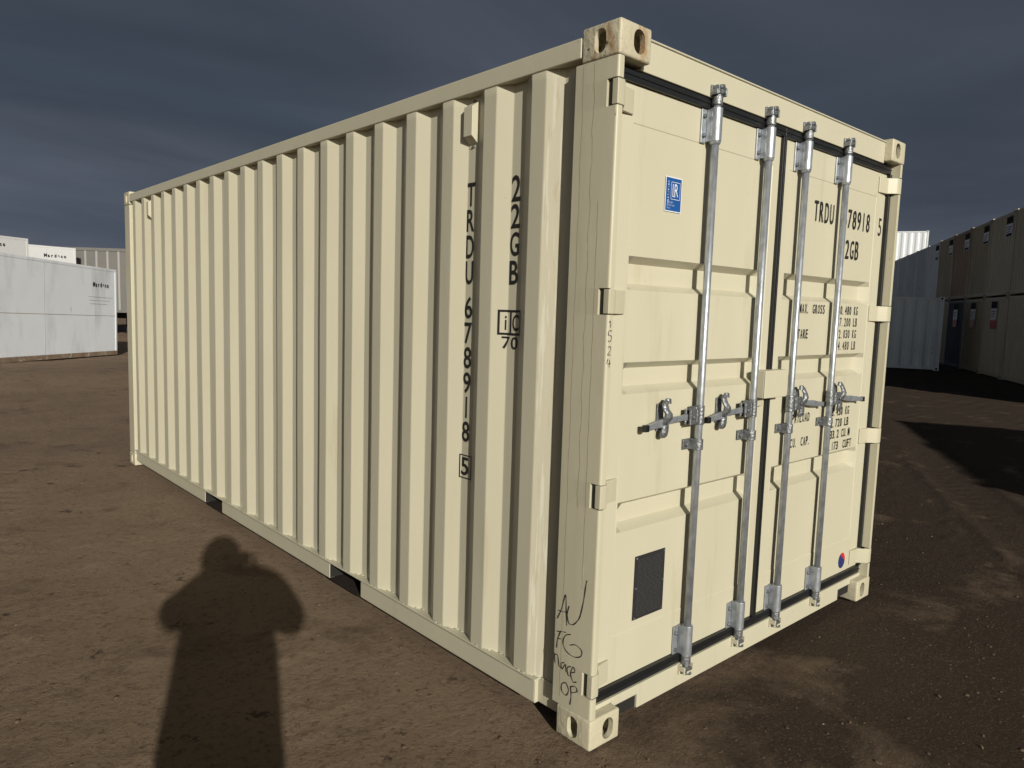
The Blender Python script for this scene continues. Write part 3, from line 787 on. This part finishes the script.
# lock box over the meeting edges
bm = bmesh.new()
box(bm, 1.092, 1.292, 0.002, 0.008, 1.247, 1.372); box(bm, 1.092, 1.098, 0.0085, Yd-0.001, 1.247, 1.372)
box(bm, 1.286, 1.292, 0.0085, Yd-0.001, 1.247, 1.372); box(bm, 1.0985, 1.2855, 0.0085, Yd-0.001, 1.366, 1.372)
lb = finish('lock_box', bm, M['cream'], door_r, bevel=0.003)
mkbox('lock_eye', (1.115, 1.165, 0.046, Yd-0.001, 1.205, 1.246), M['post'], door_l, 0.004)

# stencilled door text
Y = Yd-0.0013; Y2 = Yd+0.0022-0.0016-0.0013; pt, fl, hh = 0.0272, 0.70, 0.046
for s_, x_, z_, h_, p_, y_ in [('TRDU', 1.567, 2.088, .098, .056, Y), ('678918', 1.885, 2.086, .098, .056, Y), ('22GB', 1.878, 1.930, .098, .0575, Y),
        ('MAX. GROSS', 1.487, 1.637, hh, pt, Y2), ('TARE', 1.487, 1.513, hh, pt, Y2), ('30.480 KG', 1.905, 1.637, hh, pt, Y2), ('67.200 LB', 1.905, 1.575, hh, pt, Y2),
        ('2.030 KG', 1.932, 1.512, hh, pt, Y2), ('4.480 LB', 1.932, 1.450, hh, pt, Y2), ('PAYLOAD', 1.487, 1.092, hh, pt, Y2), ('CU. CAP.', 1.487, 0.969, hh, pt, Y2),
        ('28.450 KG', 1.895, 1.095, hh, pt, Y2), ('62.720 LB', 1.895, 1.033, hh, pt, Y2), ('33.2 CU.M', 1.922, .972, hh, pt, Y2), ('1.173  CUFT', 1.895, .908, hh, pt, Y2)]:
    bm = bmesh.new(); door_text(bm, s_, x_, z_, h_, p_, .70, y_, 0.006 if h_ > .05 else .012); finish('lettering', bm, M['black'], door_r)
bm = bmesh.new(); door_text(bm, '5', 2.318, 2.080, 0.098, 0.0575, 0.70, Y, 0.006)
finish('lettering', bm, M['black'], door_r)

# stickers and plate
def rect(bm, x0, x1, z0, z1, y, mi=0, slant=0):
    f = bm.faces.new([bm.verts.new(p) for p in ((x0, y, z0), (x1, y, z0), (x1, y, z1), (x0, y, z1))]); f.material_index = mi
bm = bmesh.new(); x0, x1, z0, z1 = 0.372, 0.476, 2.003, 2.134; ys = Yd-0.0012
box(bm, x0, x1, ys, ys+0.0008, z0, z1, 0)
rect(bm, x0+.004, x1-.004, z0+.004, z1-.004, ys-0.0006, 1)
yw = ys-0.0012
fx0, fx1, fz0, fz1 = x0+.034, x1-.012, z0+.047, z1-.018
for a, b, c, d in ((fx0, fx1, fz0, fz0+.0018), (fx0, fx1, fz1-.0018, fz1), (fx0, fx0+.0018, fz0, fz1), (fx1-.0018, fx1, fz0, fz1)): rect(bm, a, b, c, d, yw, 2)
rect(bm, fx0+.010, fx0+.014, fz0+.010, fz1-.008, yw, 2); rect(bm, fx0+.0145, fx0+.028, fz0+.010, fz0+.0135, yw, 2)
put_char(bm, 'R', 0.0, fz1-fz0-.019, 0.024, lambda u, v: Vector((fx0+.022+u, yw, fz0+.012+v)), 2)
for i, ch in enumerate('CERTIFIED'):
    put_char(bm, ch, 0.0, 0.0065, 0.0062, lambda u, v, i=i: Vector((x0+.022-v*1.2, yw, z0+.030+i*.0098+u)), 2, fit=True)
for i, s in enumerate(('Freight', 'Container', 'Test')): 
    for j, ch in enumerate(s): put_char(bm, ch, 0.0, 0.007, 0.0045, lambda u, v, i=i, j=j: Vector((x0+.012+j*.0056+u, yw, z0+.033-i*.011+v)), 2, fit=False)
finish('certification_sticker', bm, [M['white'], M['blue'], M['white']], door_l, recalc=False)
bm = bmesh.new(); x0, x1, z0, z1 = 0.300, 0.492, 0.402, 0.662
yp = Yd-0.002
box(bm, x0, x1, yp, yp+0.0018, z0, z1, 0)
for c, (a, b) in enumerate(((x0+.008, z0+.008), (x1-.008, z0+.008), (x0+.008, z1-.008), (x1-.008, z1-.008), (x0+.008, (z0+z1)/2), (x1-.008, (z0+z1)/2))):
    cyl(bm, (a, yp, b), (a, yp-0.004, b), 0.0045, n=10, mi=2)
random.seed(3)
for i in range(24):
    z = z1-.020-i*.0098; x = x0+.018
    while x < x1-.02:
        wd = random.uniform(.008, .03); rect(bm, x, min(x+wd, x1-.018), z, z+.0028, yp-0.0006, 1); x += wd+random.uniform(.004, .012)
finish('data_plate', bm, [M['plate'], M['plate_text'], M['zinc_matte']], door_l)
bm = bmesh.new(); cx, cz_, r = 2.184, 0.248, 0.045
def sector(a0, a1, mi):
    vs = [bm.verts.new((cx+r*.94*math.cos(R(a0+(a1-a0)*i/16)), Yd-0.0012, cz_+r*math.sin(R(a0+(a1-a0)*i/16)))) for i in range(17)]
    bm.faces.new(vs).material_index = mi
sector(-10, 120, 0); sector(120, 350, 1)
finish('round_sticker', bm, [M['red'], M['navy']], door_r)

# handwriting on the post and the lip
bm = bmesh.new()
def zg(px, pz):   # tracing grid of the post side: (0..200, 0..200) -> y, z on the post's side face
    y = 0.200-(px-50)*0.00118; z = 0.556-(pz-130)*0.00092-(px-50)*0.00005
    return Vector((0.0012, y, z))
S = [[(60, 245), (78, 195), (93, 128), (98, 190), (103, 255)], [(62, 208), (85, 205), (105, 196)],
     [(110, 168), (104, 205), (112, 240), (132, 235), (152, 205), (160, 180)], [(160, 180), (170, 120), (176, 60), (180, 30)],
     [(78, 290), (66, 330), (62, 370)], [(60, 300), (85, 290), (100, 285)], [(64, 330), (82, 322)],
     [(122, 282), (98, 300), (90, 335), (105, 362), (140, 368), (168, 350), (170, 325), (145, 315), (118, 330)],
     [(52, 395), (58, 440)], [(54, 405), (68, 400), (76, 440), (84, 445)], [(100, 415), (86, 425), (90, 448), (104, 420), (108, 452)],
     [(128, 415), (113, 430), (118, 458), (130, 455)], [(130, 440), (146, 428), (138, 412), (128, 445), (140, 474), (155, 465)],
     [(110, 495), (92, 510), (92, 540), (112, 548), (122, 520), (110, 495)], [(130, 500), (134, 540), (130, 578)], [(128, 502), (150, 488), (158, 505), (132, 525)]]
for s in S: stroke(bm, s, zg, 4.2)
finish('handwriting', bm, M['marker'], post_l)
bm = bmesh.new()
def z15(px, pz):
    a_ = px*0.00085+.013; z = 1.583-pz*0.00095; r = .0115
    if a_ < .006: return Vector((.0015, .020-a_, z))
    if a_ < .022: q = (a_-.006)/.016*math.pi/2; return Vector((.0130-r*math.cos(q), .0140-r*math.sin(q), z))
    return Vector((.0130+a_-.022, .0025, z))
for s in ([(8, 6), (16, 0), (15, 24)], [(25, 36), (8, 37), (8, 52), (22, 54), (25, 66), (16, 76), (6, 72)], [(7, 98), (16, 92), (24, 100), (16, 114), (6, 124), (26, 124)],
          [(10, 138), (6, 156), (26, 156)], [(20, 142), (18, 172)]): stroke(bm, s, z15, 3.4)
finish('handwriting', bm, M['marker'], post_l)

# ------------------------------------------------------------------ stacked containers in the background
def end_container(name, w_, length, h, paint, group, label, P, az, z, detail=True, sign=None, pitch=0.25, door=False):
    """container whose face of width w_ looks along its local -Y; P = world position of that face's left-bottom corner"""
    o = empty(name, (P[0], P[1], z), az, label, 'shipping container', group)
    def corr(p0, p1, n, zlo, zhi, pitch, depth=0.032):
        p0, p1, n = Vector(p0), Vector(p1), Vector(n); Lw = (p1-p0).length; u = (p1-p0)/Lw
        k = max(1, round(Lw/pitch)); pt = Lw/k; pr = []
        for i in range(k):
            b = i*pt; pr += [(b, 1), (b+pt*.26, 1), (b+pt*.5, 0), (b+pt*.76, 0)]
        pr.append((Lw, 1)); prev = None; bm = bmesh.new()
        for a, d in pr:
            q = p0+u*a-n*(depth*d+0.006)
            cur = (bm.verts.new((q.x, q.y, zlo)), bm.verts.new((q.x, q.y, zhi)))
            if prev: bm.faces.new((prev[0], cur[0], cur[1], prev[1]))
            prev = cur
        finish('wall_panel', bm, paint, o)
    corr((.1, 0, 0), (w_-.1, 0, 0), (0, -1, 0), .14, h-.10, pitch)
    corr((w_, .1, 0), (w_, length-.1, 0), (1, 0, 0), .14, h-.09, .28); corr((0, .1, 0), (0, length-.1, 0), (-1, 0, 0), .14, h-.09, .28)
    corr((.1, length, 0), (w_-.1, length, 0), (0, 1, 0), .14, h-.10, pitch)
    for x in (0.004, w_-.104):
        for y in (0.004, length-.104): mkbox('corner_post', (x, x+.1, y, y+.1, .118, h-.118), paint, o)
    for y in (0.006, length-.066): mkbox('bottom_rail', (.104, w_-.104, y, y+.06, .03, .15), paint, o); mkbox('top_rail', (.104, w_-.104, y, y+.06, h-.12, h-.03), paint, o)
    for x in (0.006, w_-.066): mkbox('bottom_rail', (x, x+.06, .104, length-.104, .03, .15), paint, o); mkbox('top_rail', (x, x+.06, .104, length-.104, h-.10, h-.03), paint, o)
    mkbox('roof', (.07, w_-.07, .07, length-.07, h-.04, h-.028), paint, o)
    def cast():
        bm = bmesh.new(); box(bm, 0, .162, 0, .178, 0, .118); n = 12
        for fy in (-.001, .179):
            vs = [bm.verts.new((.081+.033*math.cos(2*math.pi*i/n), fy, .06+.042*math.sin(2*math.pi*i/n))) for i in range(n)]
            bm.faces.new(vs).material_index = 1
        return finish('corner_casting', bm, [paint, M['under']], o)
    c0 = cast()
    for i, (x, y, zz) in enumerate([(x, y, zz) for x in (0, w_-.162) for y in (0, length-.178) for zz in (0, h-.118)]):
        c = c0 if i == 0 else c0.copy()
        if i: COL.objects.link(c); c.parent = o
        c.location = (x, y, zz)
    if sign:
        red, sxx = sign
        bm = bmesh.new(); x0, x1 = sxx, sxx+.62; zt = h-.16; y = -.012
        box(bm, x0, x1, y, y+.005, zt-.62, zt, 0)
        if red: rect(bm, x0+.01, x1-.01, zt-.88, zt-.60, y-.001, 2); 
        else: rect(bm, x0+.04, x1-.04, zt-.60, zt-.52, y-.001, 1)
        rect(bm, x0, x1, zt-.22, zt, y-.001, 1)
        for i, ch in enumerate('RENTAL'): put_char(bm, ch, 0.0, .10, .07, lambda u, v, i=i: Vector((x0+.05+i*.09+u, y-.002, zt-.16+v)), 0) if False else None
        for r_ in range(3): rect(bm, x0+.06, x1-.10-.07*r_, zt-.34-.07*r_, zt-.31-.07*r_, y-.001, 3)
        finish('sign', bm, [M['white'], M['under'], M['red'], M['plate']], o, recalc=False)
    return o
GZ = -0.10
wdir = Vector((0.870, 0.492)); waz = math.atan2(0.492, 0.870)   # local +X runs away from the camera along the row
Pref = Vector((24.49, 5.07))            # boundary between the fifth and sixth upper container
# local -Y must look towards the camera: for local X = w, local -Y = (w.y, -w.x) looks away, so run X the other way
row_az = math.atan2(-0.492, -0.870)
def row_corner(k): return Pref+wdir*(2.47*k)      # left-bottom corner as seen from the front (far end), local +X towards the camera
rowG = 'containers stacked two high along the right of the yard'
upper = {4: ('tan_a', True), 3: ('tan_a', True), 2: ('tan_c', True), 1: ('tan_a', True), 0: ('tan_b', True)}
ul = {5: 'pale beige upper container at the far end of the stacked row, just right of the blue grey ones, with a small black sign',
      4: 'brown tan upper container with small white sign, second from the far pale beige one',
      3: 'dark tan upper container with white sign, over the dark blue container',
      2: 'rust streaked upper container with white sign, left of the olive tan one',
      1: 'olive tan upper container with white sign, left of the lightest upper container'}
specs = []   # k = index; container occupies k..k-1 (towards camera)
top_paint = {1: 'tan_b', 2: 'tan_a', 3: 'tan_c', 4: 'tan_a', 5: 'palegrey', 6: 'bluegrey', 7: 'bluegrey', 8: 'bluegrey', 9: 'bluegrey', 0: 'tan_b', -1: 'tan_a', -2: 'tan_b', -3: 'tan_a'}
bot_paint = {1: 'tan_b', 2: 'tan_a', 3: 'navyblue', 4: 'tan_a', 5: 'tan_a', 6: 'bluegrey', 7: 'bluegrey', 8: 'tan_a', 9: 'bluegrey', 0: 'tan_b', -1: 'tan_b', -2: 'tan_a', -3: 'tan_b'}
top_lab = {1: 'lightest tan upper tier container with white sign, nearest the right edge',
           2: 'olive tan upper tier container with white sign, directly left of the light tan one',
           3: 'rusty brown upper tier container with white sign',
           4: 'narrow looking tan upper tier container with white sign beside the rusty brown one',
           5: 'pale grey upper tier container with dark sign where the tan ones begin',
           6: 'blue grey upper tier container next to the pale grey one with dark sign',
           7: 'blue grey upper tier container, second past the pale grey one',
           8: 'blue grey upper tier container, third past the pale grey one',
           9: 'blue grey upper tier container at the far end of the row',
           0: 'tan upper tier container cut by the right edge of the photo'}
bot_lab = {1: 'light tan ground tier container with white and red sign',
           2: 'olive tan ground tier container with white and red sign, in deep shade',
           3: 'dark blue ground tier container with white sign in deep shade',
           4: 'shaded tan ground tier container just behind the pale blue grey container',
           0: 'tan ground tier container cut by the right edge of the photo'}
off = 'container of the row outside the right edge of the photo'
for k in range(9, -4, -1):
    c = row_corner(k)
    # leave out ones hidden behind others
    lt = top_lab.get(k, 'tan upper tier container beyond the right edge, %s in the row' % {-1: 'first', -2: 'second', -3: 'last'}.get(k, ''))
    end_container('stacked_container', 2.438, 6.058, H_, M[top_paint[k]], rowG, lt, c, row_az, GZ+H_+0.012, sign=((False, 1.72) if (1 <= k <= 5) else None))
    if k <= 4:
        lb_ = bot_lab.get(k, 'tan ground tier container beyond the right edge, %s in the row' % {-1: 'first', -2: 'second', -3: 'last'}.get(k, ''))
        end_container('stacked_container', 2.438, 6.058, H_, M[bot_paint[k]], rowG, lb_, c, row_az, GZ, sign=((True, 0.95) if k in (1, 2, 3) else None))
    else:
        end_container('stacked_container', 2.438, 6.058, H_, M[bot_paint[k]], rowG, 'ground tier container behind the pale blue grey one, %s blue grey of its row' % {5: 'pale', 6: 'first', 7: 'second', 8: 'third', 9: 'farthest'}[k], c, row_az, GZ)

# pale blue-grey container standing alone in front, seen square on
def frontal(uL, uR): pass
B1R = Vector((26.42, 7.42)); vdir = Vector((math.sin(R(64)), math.cos(R(64))))
rgt = Vector((vdir.y, -vdir.x)); az1 = math.atan2(rgt.y, rgt.x)
P = B1R-rgt*6.058
end_container('shipping_container', 6.058, 2.438, H_, M['palegrey'], None, 'pale blue grey container standing square on in the shade right beside the cream container door', P, az1, GZ, pitch=0.36)
# three high stack of bright white containers far behind, sunlit
B3R = Vector((52.0, 16.95)); az3 = az1
for t in range(3):
    end_container('white_container', 6.058, 2.438, H_, M['brightwhite'], 'bright white containers stacked three high',
                  ('bright white sunlit container at the top of the far stack', 'white container in the middle of the far stack', 'white container at the foot of the far stack')[2-t] if t != 2 else 'bright white sunlit container at the top of the far stack',
                  B3R-rgt*6.058, az3, GZ+t*(H_+.012), pitch=0.43)

# second row outside the frame on the right; its shadow lies across the dirt
A = Vector((7.9, -4.2))
for i, s in enumerate(('nearer the yard entrance', 'closest to the photographer')):
    end_container('shipping_container', 2.438, 6.058, H_, M['tan_b'], 'containers outside the right edge of the photo', 'tan container outside the frame at the right, ' + s, A-wdir*(2.47*i), row_az, -0.02)

# ------------------------------------------------------------------ left background
def word(bm, s, x, z, h, pitch, y, mi, bold=0.03):
    for i, ch in enumerate(s): put_char(bm, ch, bold, h, pitch*.85, lambda u, v, X=x+i*pitch: Vector((X+u, y, z+v)), mi, fit=False)
def flat_box(name, label, cat, PR, dirL, length, depth, h, z, paint, group=None, seam=True, logo=None, rail=True, base_mat=None):
    """smooth sided box; PR right-bottom corner of the face towards the camera, dirL unit vector to the left along the face"""
    d = Vector(dirL).normalized(); r = -d
    o = empty(name, (PR[0]+d.x*length, PR[1]+d.y*length, z), math.atan2(r.y, r.x), label, cat, group)
    bm = bmesh.new(); box(bm, 0, length, 0, depth, .12, h)
    finish('box_body', bm, paint, o, bevel=0.01)
    bm = bmesh.new(); box(bm, -.01, length+.01, -.012, depth+.012, .0, .119); finish('base_rail', bm, base_mat or paint, o, bevel=0.006)
    bm = bmesh.new(); box(bm, -.006, length+.006, -.008, -.0005, h-.07, h+.004)
    for x in (-.006, length-.08): box(bm, x, x+.086, -.010, -.0008, .121, h-.071)
    finish('edge_trim', bm, paint, o, bevel=0.003)
    bm = bmesh.new()
    if seam:
        box(bm, .082, length-.082, -.004, -.0005, h*.455, h*.455+.012)
    finish('panel_seam', bm, M['caulk'], o) if seam else bm.free()
    n = int(length/1.22)
    for i in range(1, n, 1 if not seam else 2):
        bm = bmesh.new(); box(bm, length-i*1.22-.006, length-i*1.22+.006, -.0035, -.0007, .125, h-.075)
        finish('panel_seam', bm, M['seam_pale'], o)
    if logo:
        x, zz, hh = logo
        bm = bmesh.new(); word(bm, 'Mardeco', x, zz, hh*.85, hh*.80, -.012, 0, .05)
        finish('lettering', bm, M['black'], o, recalc=False)
        bm = bmesh.new()
        for i in range(3): rect(bm, x-.25+.05*i, x+1.1-.16*i, zz-.30-.10*i, zz-.292-.10*i, -.011, 0)
        finish('small_print', bm, M['seam_pale'], o, recalc=False)
    return o
WR = Vector((4.02, 23.3)); WL = Vector((0.53, 19.14))
sc_ = flat_box('storage_container', 'weathered white smooth sided container on the dirt at the left edge, with rusty base', 'storage container', WR, WL-WR, 12.19, 2.44, H_, 0.09, M['white_old'], logo=(10.85, 2.02, 0.16), base_mat=M['rust_sill'])

sc_.rotation_mode = 'ZYX'; sc_.rotation_euler = (0, 0.0255, sc_.rotation_euler.z); sc_.rotation_mode = 'XYZ'
sc_.location.z = -0.165+12.19*0.0255
def chassis(o, length, depth, z_under, zg_):
    """running gear: rails, two axles of twin wheels, landing legs; local coordinates"""
    bm = bmesh.new()
    for y in (depth*.35, depth*.65): box(bm, .2, length-.2, y-.05, y+.05, z_under-.28, z_under-.002)
    split_loose(finish('chassis_rail', bm, M['under'], o))
    g = zg_
    for ax in (length-1.2, length-2.5):
        for y in (.02, depth-.30):
            bm = bmesh.new(); cyl(bm, (ax, y, g+.50), (ax, y+.28, g+.50), .50, n=24); wh = finish('wheel', bm, M['tyre'], o, bevel=.03)
            bm = bmesh.new(); cyl(bm, (ax, y-.012 if y < 1 else y+.292, g+.50), (ax, y-.001 if y < 1 else y+.281, g+.50), .27, n=20); finish('rim', bm, M['rim'], wh)
    for y in (.35, depth-.45):
        bm = bmesh.new(); box(bm, 2.0, 2.12, y, y+.12, g+.02, z_under-.002); box(bm, 1.92, 2.2, y-.06, y+.18, g-.02, g+.018); finish('landing_leg', bm, M['under'], o)
def pix_dir(u, v):
    Rm = cam.rotation_euler.to_matrix(); d = Rm@Vector(((u-512)/730.11, -(v-384)/730.11, -1)); return d
def at(u, depth):   # ground position on the camera ray through column u near the horizon, at that view depth
    d = pix_dir(u, 300); return Vector((CAM.x+d.x*depth, CAM.y+d.y*depth))
tr_h = 2.62; tz = 1.0
P2, Q2 = at(77, 32.2), at(33, 30.6)
o = flat_box('box_trailer', 'white box trailer with a small black logo behind the weathered white container', 'trailer', P2, (Q2-P2), 12.19, 2.44, 2.74, tz+GZ+.02, M['white_box'], 'white box trailers parked behind the weathered container', seam=False, logo=(10.85, 2.28, .17))
chassis(o, 12.19, 2.44, 0, -(tz+.02))
P1, Q1 = at(30, 27.2), at(-6, 25.75)
o = flat_box('box_trailer', 'white panelled box trailer at the left edge, nearer of the white pair', 'trailer', P1, (Q1-P1), 12.19, 2.44, 2.72, tz+GZ+.02, M['white_box'], 'white box trailers parked behind the weathered container', seam=False, logo=(10.3, 2.36, .17))
chassis(o, 12.19, 2.44, 0, -(tz+.02))
# grey ribbed trailer
PG = at(176, 33.2); QG = at(80, 33.2); d = (PG-QG).normalized(); lg = 12.19
base = QG-d*1.0
o = empty('ribbed_trailer', (base.x, base.y, GZ+1.0), math.atan2(d.y, d.x), 'long grey ribbed trailer raised on wheels, just left of the cream container', 'trailer')
mkbox('box_body', (0, lg, .03, 2.47, 0, 2.86), M['trailer'], o)
bm = bmesh.new(); x = .25
while x < lg-.1: box(bm, x, x+.09, 0, .0295, .12, 2.74); x += .50
split_loose(finish('side_post', bm, mat('trailer_post_light', (0.33, 0.32, 0.30), .5), o))
bm = bmesh.new(); box(bm, -.01, lg+.01, -.012, .0292, 2.745, 2.88); box(bm, -.01, lg+.01, -.012, .0292, 0, .115); split_loose(finish('rail', bm, M['trailer'], o))
chassis(o, lg, 2.5, 0, -1.0)

# ------------------------------------------------------------------ the photographer (behind the camera; the shadow is in the picture)
def person():
    F = Vector((0.666, 0.746, 0)); Rr = Vector((0.746, -0.666, 0)); B = Vector((-2.132, -2.003, -0.012))
    def W(r, f, z): return B+Rr*r+F*f+Vector((0, 0, z))
    V = []; Ed = []; Rd = []
    def v(p, rx, ry=None, parent=None):
        V.append(p); Rd.append((rx, ry or rx)); i = len(V)-1
        if parent is not None: Ed.append((parent, i))
        return i
    pel = v(W(0, 0, .98), .225, .17)
    wa = v(W(0, 0, 1.15), .25, .17, pel); ch = v(W(0, 0, 1.36), .26, .16, wa); up = v(W(0, .01, 1.52), .23, .14, ch)
    nk = v(W(-.04, .02, 1.62), .12, .11, up); hd = v(W(-.055, .03, 1.72), .118, .12, nk); tp = v(W(-.055, .02, 1.80), .10, .108, hd); v(W(-.055, .01, 1.87), .05, .06, tp)
    for s in (-1, 1):
        sh = v(W(.155*s, .0, 1.56), .11, None, up)
        el = v(W(.335*s-.005, .07, 1.385), .085, None, sh)
        mid = v(W(.17*s, .18, 1.54), .095, None, el)
        wr = v(W(.112*s-.062, .285, 1.560), .045, None, mid)
        pm = v(W(.100*s-.062, .325, 1.590), .030, .020, wr)
        hp = v(W(.105*s, 0, .84), .13, None, pel); kn = v(W(.12*s, .02, .50), .10, None, hp); an = v(W(.13*s, -.01, .10), .055, None, kn)
        ft = v(W(.14*s, .10, .055), .05, .045, an); v(W(.15*s, .20, .045), .042, .035, ft)
    me = bpy.data.meshes.new('person'); me.from_pydata([tuple(p) for p in V], Ed, []); me.update()
    o = bpy.data.objects.new('person', me); COL.objects.link(o)
    sk = o.modifiers.new('skin', 'SKIN'); sk.use_smooth_shade = True
    for i, r in enumerate(Rd): me.skin_vertices[0].data[i].radius = r
    me.skin_vertices[0].data[0].use_root = True
    sb = o.modifiers.new('sub', 'SUBSURF'); sb.levels = 2; sb.render_levels = 2
    dg = bpy.context.evaluated_depsgraph_get(); em = bpy.data.meshes.new_from_object(o.evaluated_get(dg))
    bm = bmesh.new(); bm.from_mesh(em)
    # fingers: separate tapered chains rooted in each palm, curled round the phone's edge
    for s in (-1, 1):
        for k, (ln, dz) in enumerate(((.062, .030), (.070, .010), (.066, -.010), (.052, -.028))):
            p0 = W(.100*s-.062, .315, 1.602+dz); p1 = W(.104*s-.062, .335, 1.606+dz); p2 = W(.097*s-.062, .348, 1.607+dz); p3 = W(.084*s-.062, .352, 1.607+dz)
            cyl(bm, p0, p1, .0095, .009, n=10); cyl(bm, p1, p2, .009, .0082, n=10); cyl(bm, p2, p3, .0082, .0065, n=10)
        q0 = W(.095*s-.062, .305, 1.580); q1 = W(.078*s-.062, .300, 1.592); q2 = W(.062*s-.062, .312, 1.603)
        cyl(bm, q0, q1, .012, .010, n=10); cyl(bm, q1, q2, .010, .008, n=10)
    # nose
    cyl(bm, W(-.05, .13, 1.70), W(-.05, .168, 1.685), .010, .014, n=10)
    bpy.data.objects.remove(o)
    mats = [mat('jacket_cloth', (0.03, 0.035, 0.045), .8), mat('trouser_cloth', (0.05, 0.06, 0.09), .9), mat('skin', (0.45, 0.27, 0.19), .6), mat('boot_leather', (0.05, 0.03, 0.02), .6)]
    for f in bm.faces:
        c = f.calc_center_median(); q = c-B; r_, fw, z = q.dot(Rr), q.dot(F), c.z
        mi = 0
        if z < .90: mi = 1
        if z < .15: mi = 3
        if fw > .285 and z > 1.5: mi = 2
        if z > 1.63 and fw > .10 and abs(r_) < .2: mi = 2
        f.material_index = mi; f.smooth = True
    ob = finish('person', bm, mats, None, recalc=True)
    tag(ob, 'photographer in a dark hooded jacket holding up a phone, whose shadow falls on the dirt', 'person')
    # hood
    bm = bmesh.new()
    bmesh.ops.create_uvsphere(bm, u_segments=24, v_segments=16, radius=1, matrix=Matrix.Translation(W(-.05, -.005, 1.745))@Matrix.Rotation(math.atan2(F.y, F.x)-math.pi/2, 4, 'Z')@Matrix.Diagonal((.118, .125, .150, 1)))
    bmesh.ops.delete(bm, geom=[f for f in bm.faces if (f.calc_center_median()-W(-.05, -.005, 1.745)).dot(F) > .06], context='FACES')
    h = finish('hood', bm, mats[0], ob, smooth=True); sm = h.modifiers.new('s', 'SOLIDIFY'); sm.thickness = .012
    for s in (-1, 1):
        bm = bmesh.new(); bmesh.ops.create_uvsphere(bm, u_segments=12, v_segments=8, radius=.012, matrix=Matrix.Translation(W(-.05+.032*s, .140, 1.715))); finish('eye', bm, M['white'], ob, smooth=True)
    # phone, just behind the lens
    bm = bmesh.new(); box(bm, -.076, .076, -.037, .037, .018, .026)
    ph = finish('phone', bm, M['rubber'], None, bevel=.004)
    ph.matrix_world = Matrix.Translation(CAM)@cam.rotation_euler.to_matrix().to_4x4()@Matrix.Translation((-.0, -.01, 0))
    tag(ph, 'black phone held sideways in both hands by the photographer', 'phone')
person()

# ------------------------------------------------------------------ loose stones and clods
def stones():
    rs = random.Random(5); bm = bmesh.new()
    def inside(x, y): return -0.02 < x < 2.46 and -0.02 < y < 6.08
    pts = []
    for _ in range(4200):
        a = rs.uniform(0, 1); r = 1.0+13*rs.random()**1.7; az = R(rs.uniform(0, 92))
        x, y = CAM.x+math.sin(az)*r, CAM.y+math.cos(az)*r
        if inside(x, y): continue
        pts.append((x, y, rs.uniform(.0018, .0048)*(1+1.5*rs.random()**5)))
    for cx, cy, n, sp in ((-0.26, 3.63, 8, .16), (2.2, -.58, 12, .10), (3.2, .2, 8, .25)):
        for _ in range(n): 
            x, y = cx+rs.gauss(0, sp), cy+rs.gauss(0, sp)
            if not inside(x, y): pts.append((x, y, rs.uniform(.003, .008)))
    xs = np.array([p[0] for p in pts]); ys = np.array([p[1] for p in pts])
    D = np.sqrt((xs-1.2)**2+(ys-1)**2); ins = np.clip(np.minimum(np.minimum(xs+0.15, 2.6-xs), np.minimum(ys+0.15, 6.2-ys))/0.25, 0, 1)
    zs = relief(xs, ys)*np.clip(1.2-D/120, 0, 1)*(1-0.8*ins)-0.012+ground_z(xs, ys)
    for (x, y, r), z in zip(pts, zs):
        n0 = len(bm.verts)
        res = bmesh.ops.create_icosphere(bm, subdivisions=1, radius=r, matrix=Matrix.Translation((x, y, z+r*.25))@Matrix.Rotation(rs.uniform(0, 6), 4, 'Z')@Matrix.Diagonal((rs.uniform(.8, 1.5), rs.uniform(.7, 1.1), rs.uniform(.4, .8), 1)))
        mi = 1 if rs.random() < .02 else 0
        for v in res['verts']:
            v.co += Vector((rs.gauss(0, 1), rs.gauss(0, 1), rs.gauss(0, 1)))*r*.16
            for f in v.link_faces: f.material_index = mi
    o = finish('loose_stones', bm, [mat('dirt_clod', (0.13, 0.085, 0.052), .95, var=.4, vscale=60), mat('pale_pebble', (0.36, 0.31, 0.25), .8, var=.3, vscale=40)])
    tag(o, 'small stones and clods of dry dirt scattered over the yard', 'stones', kind='stuff')
stones()
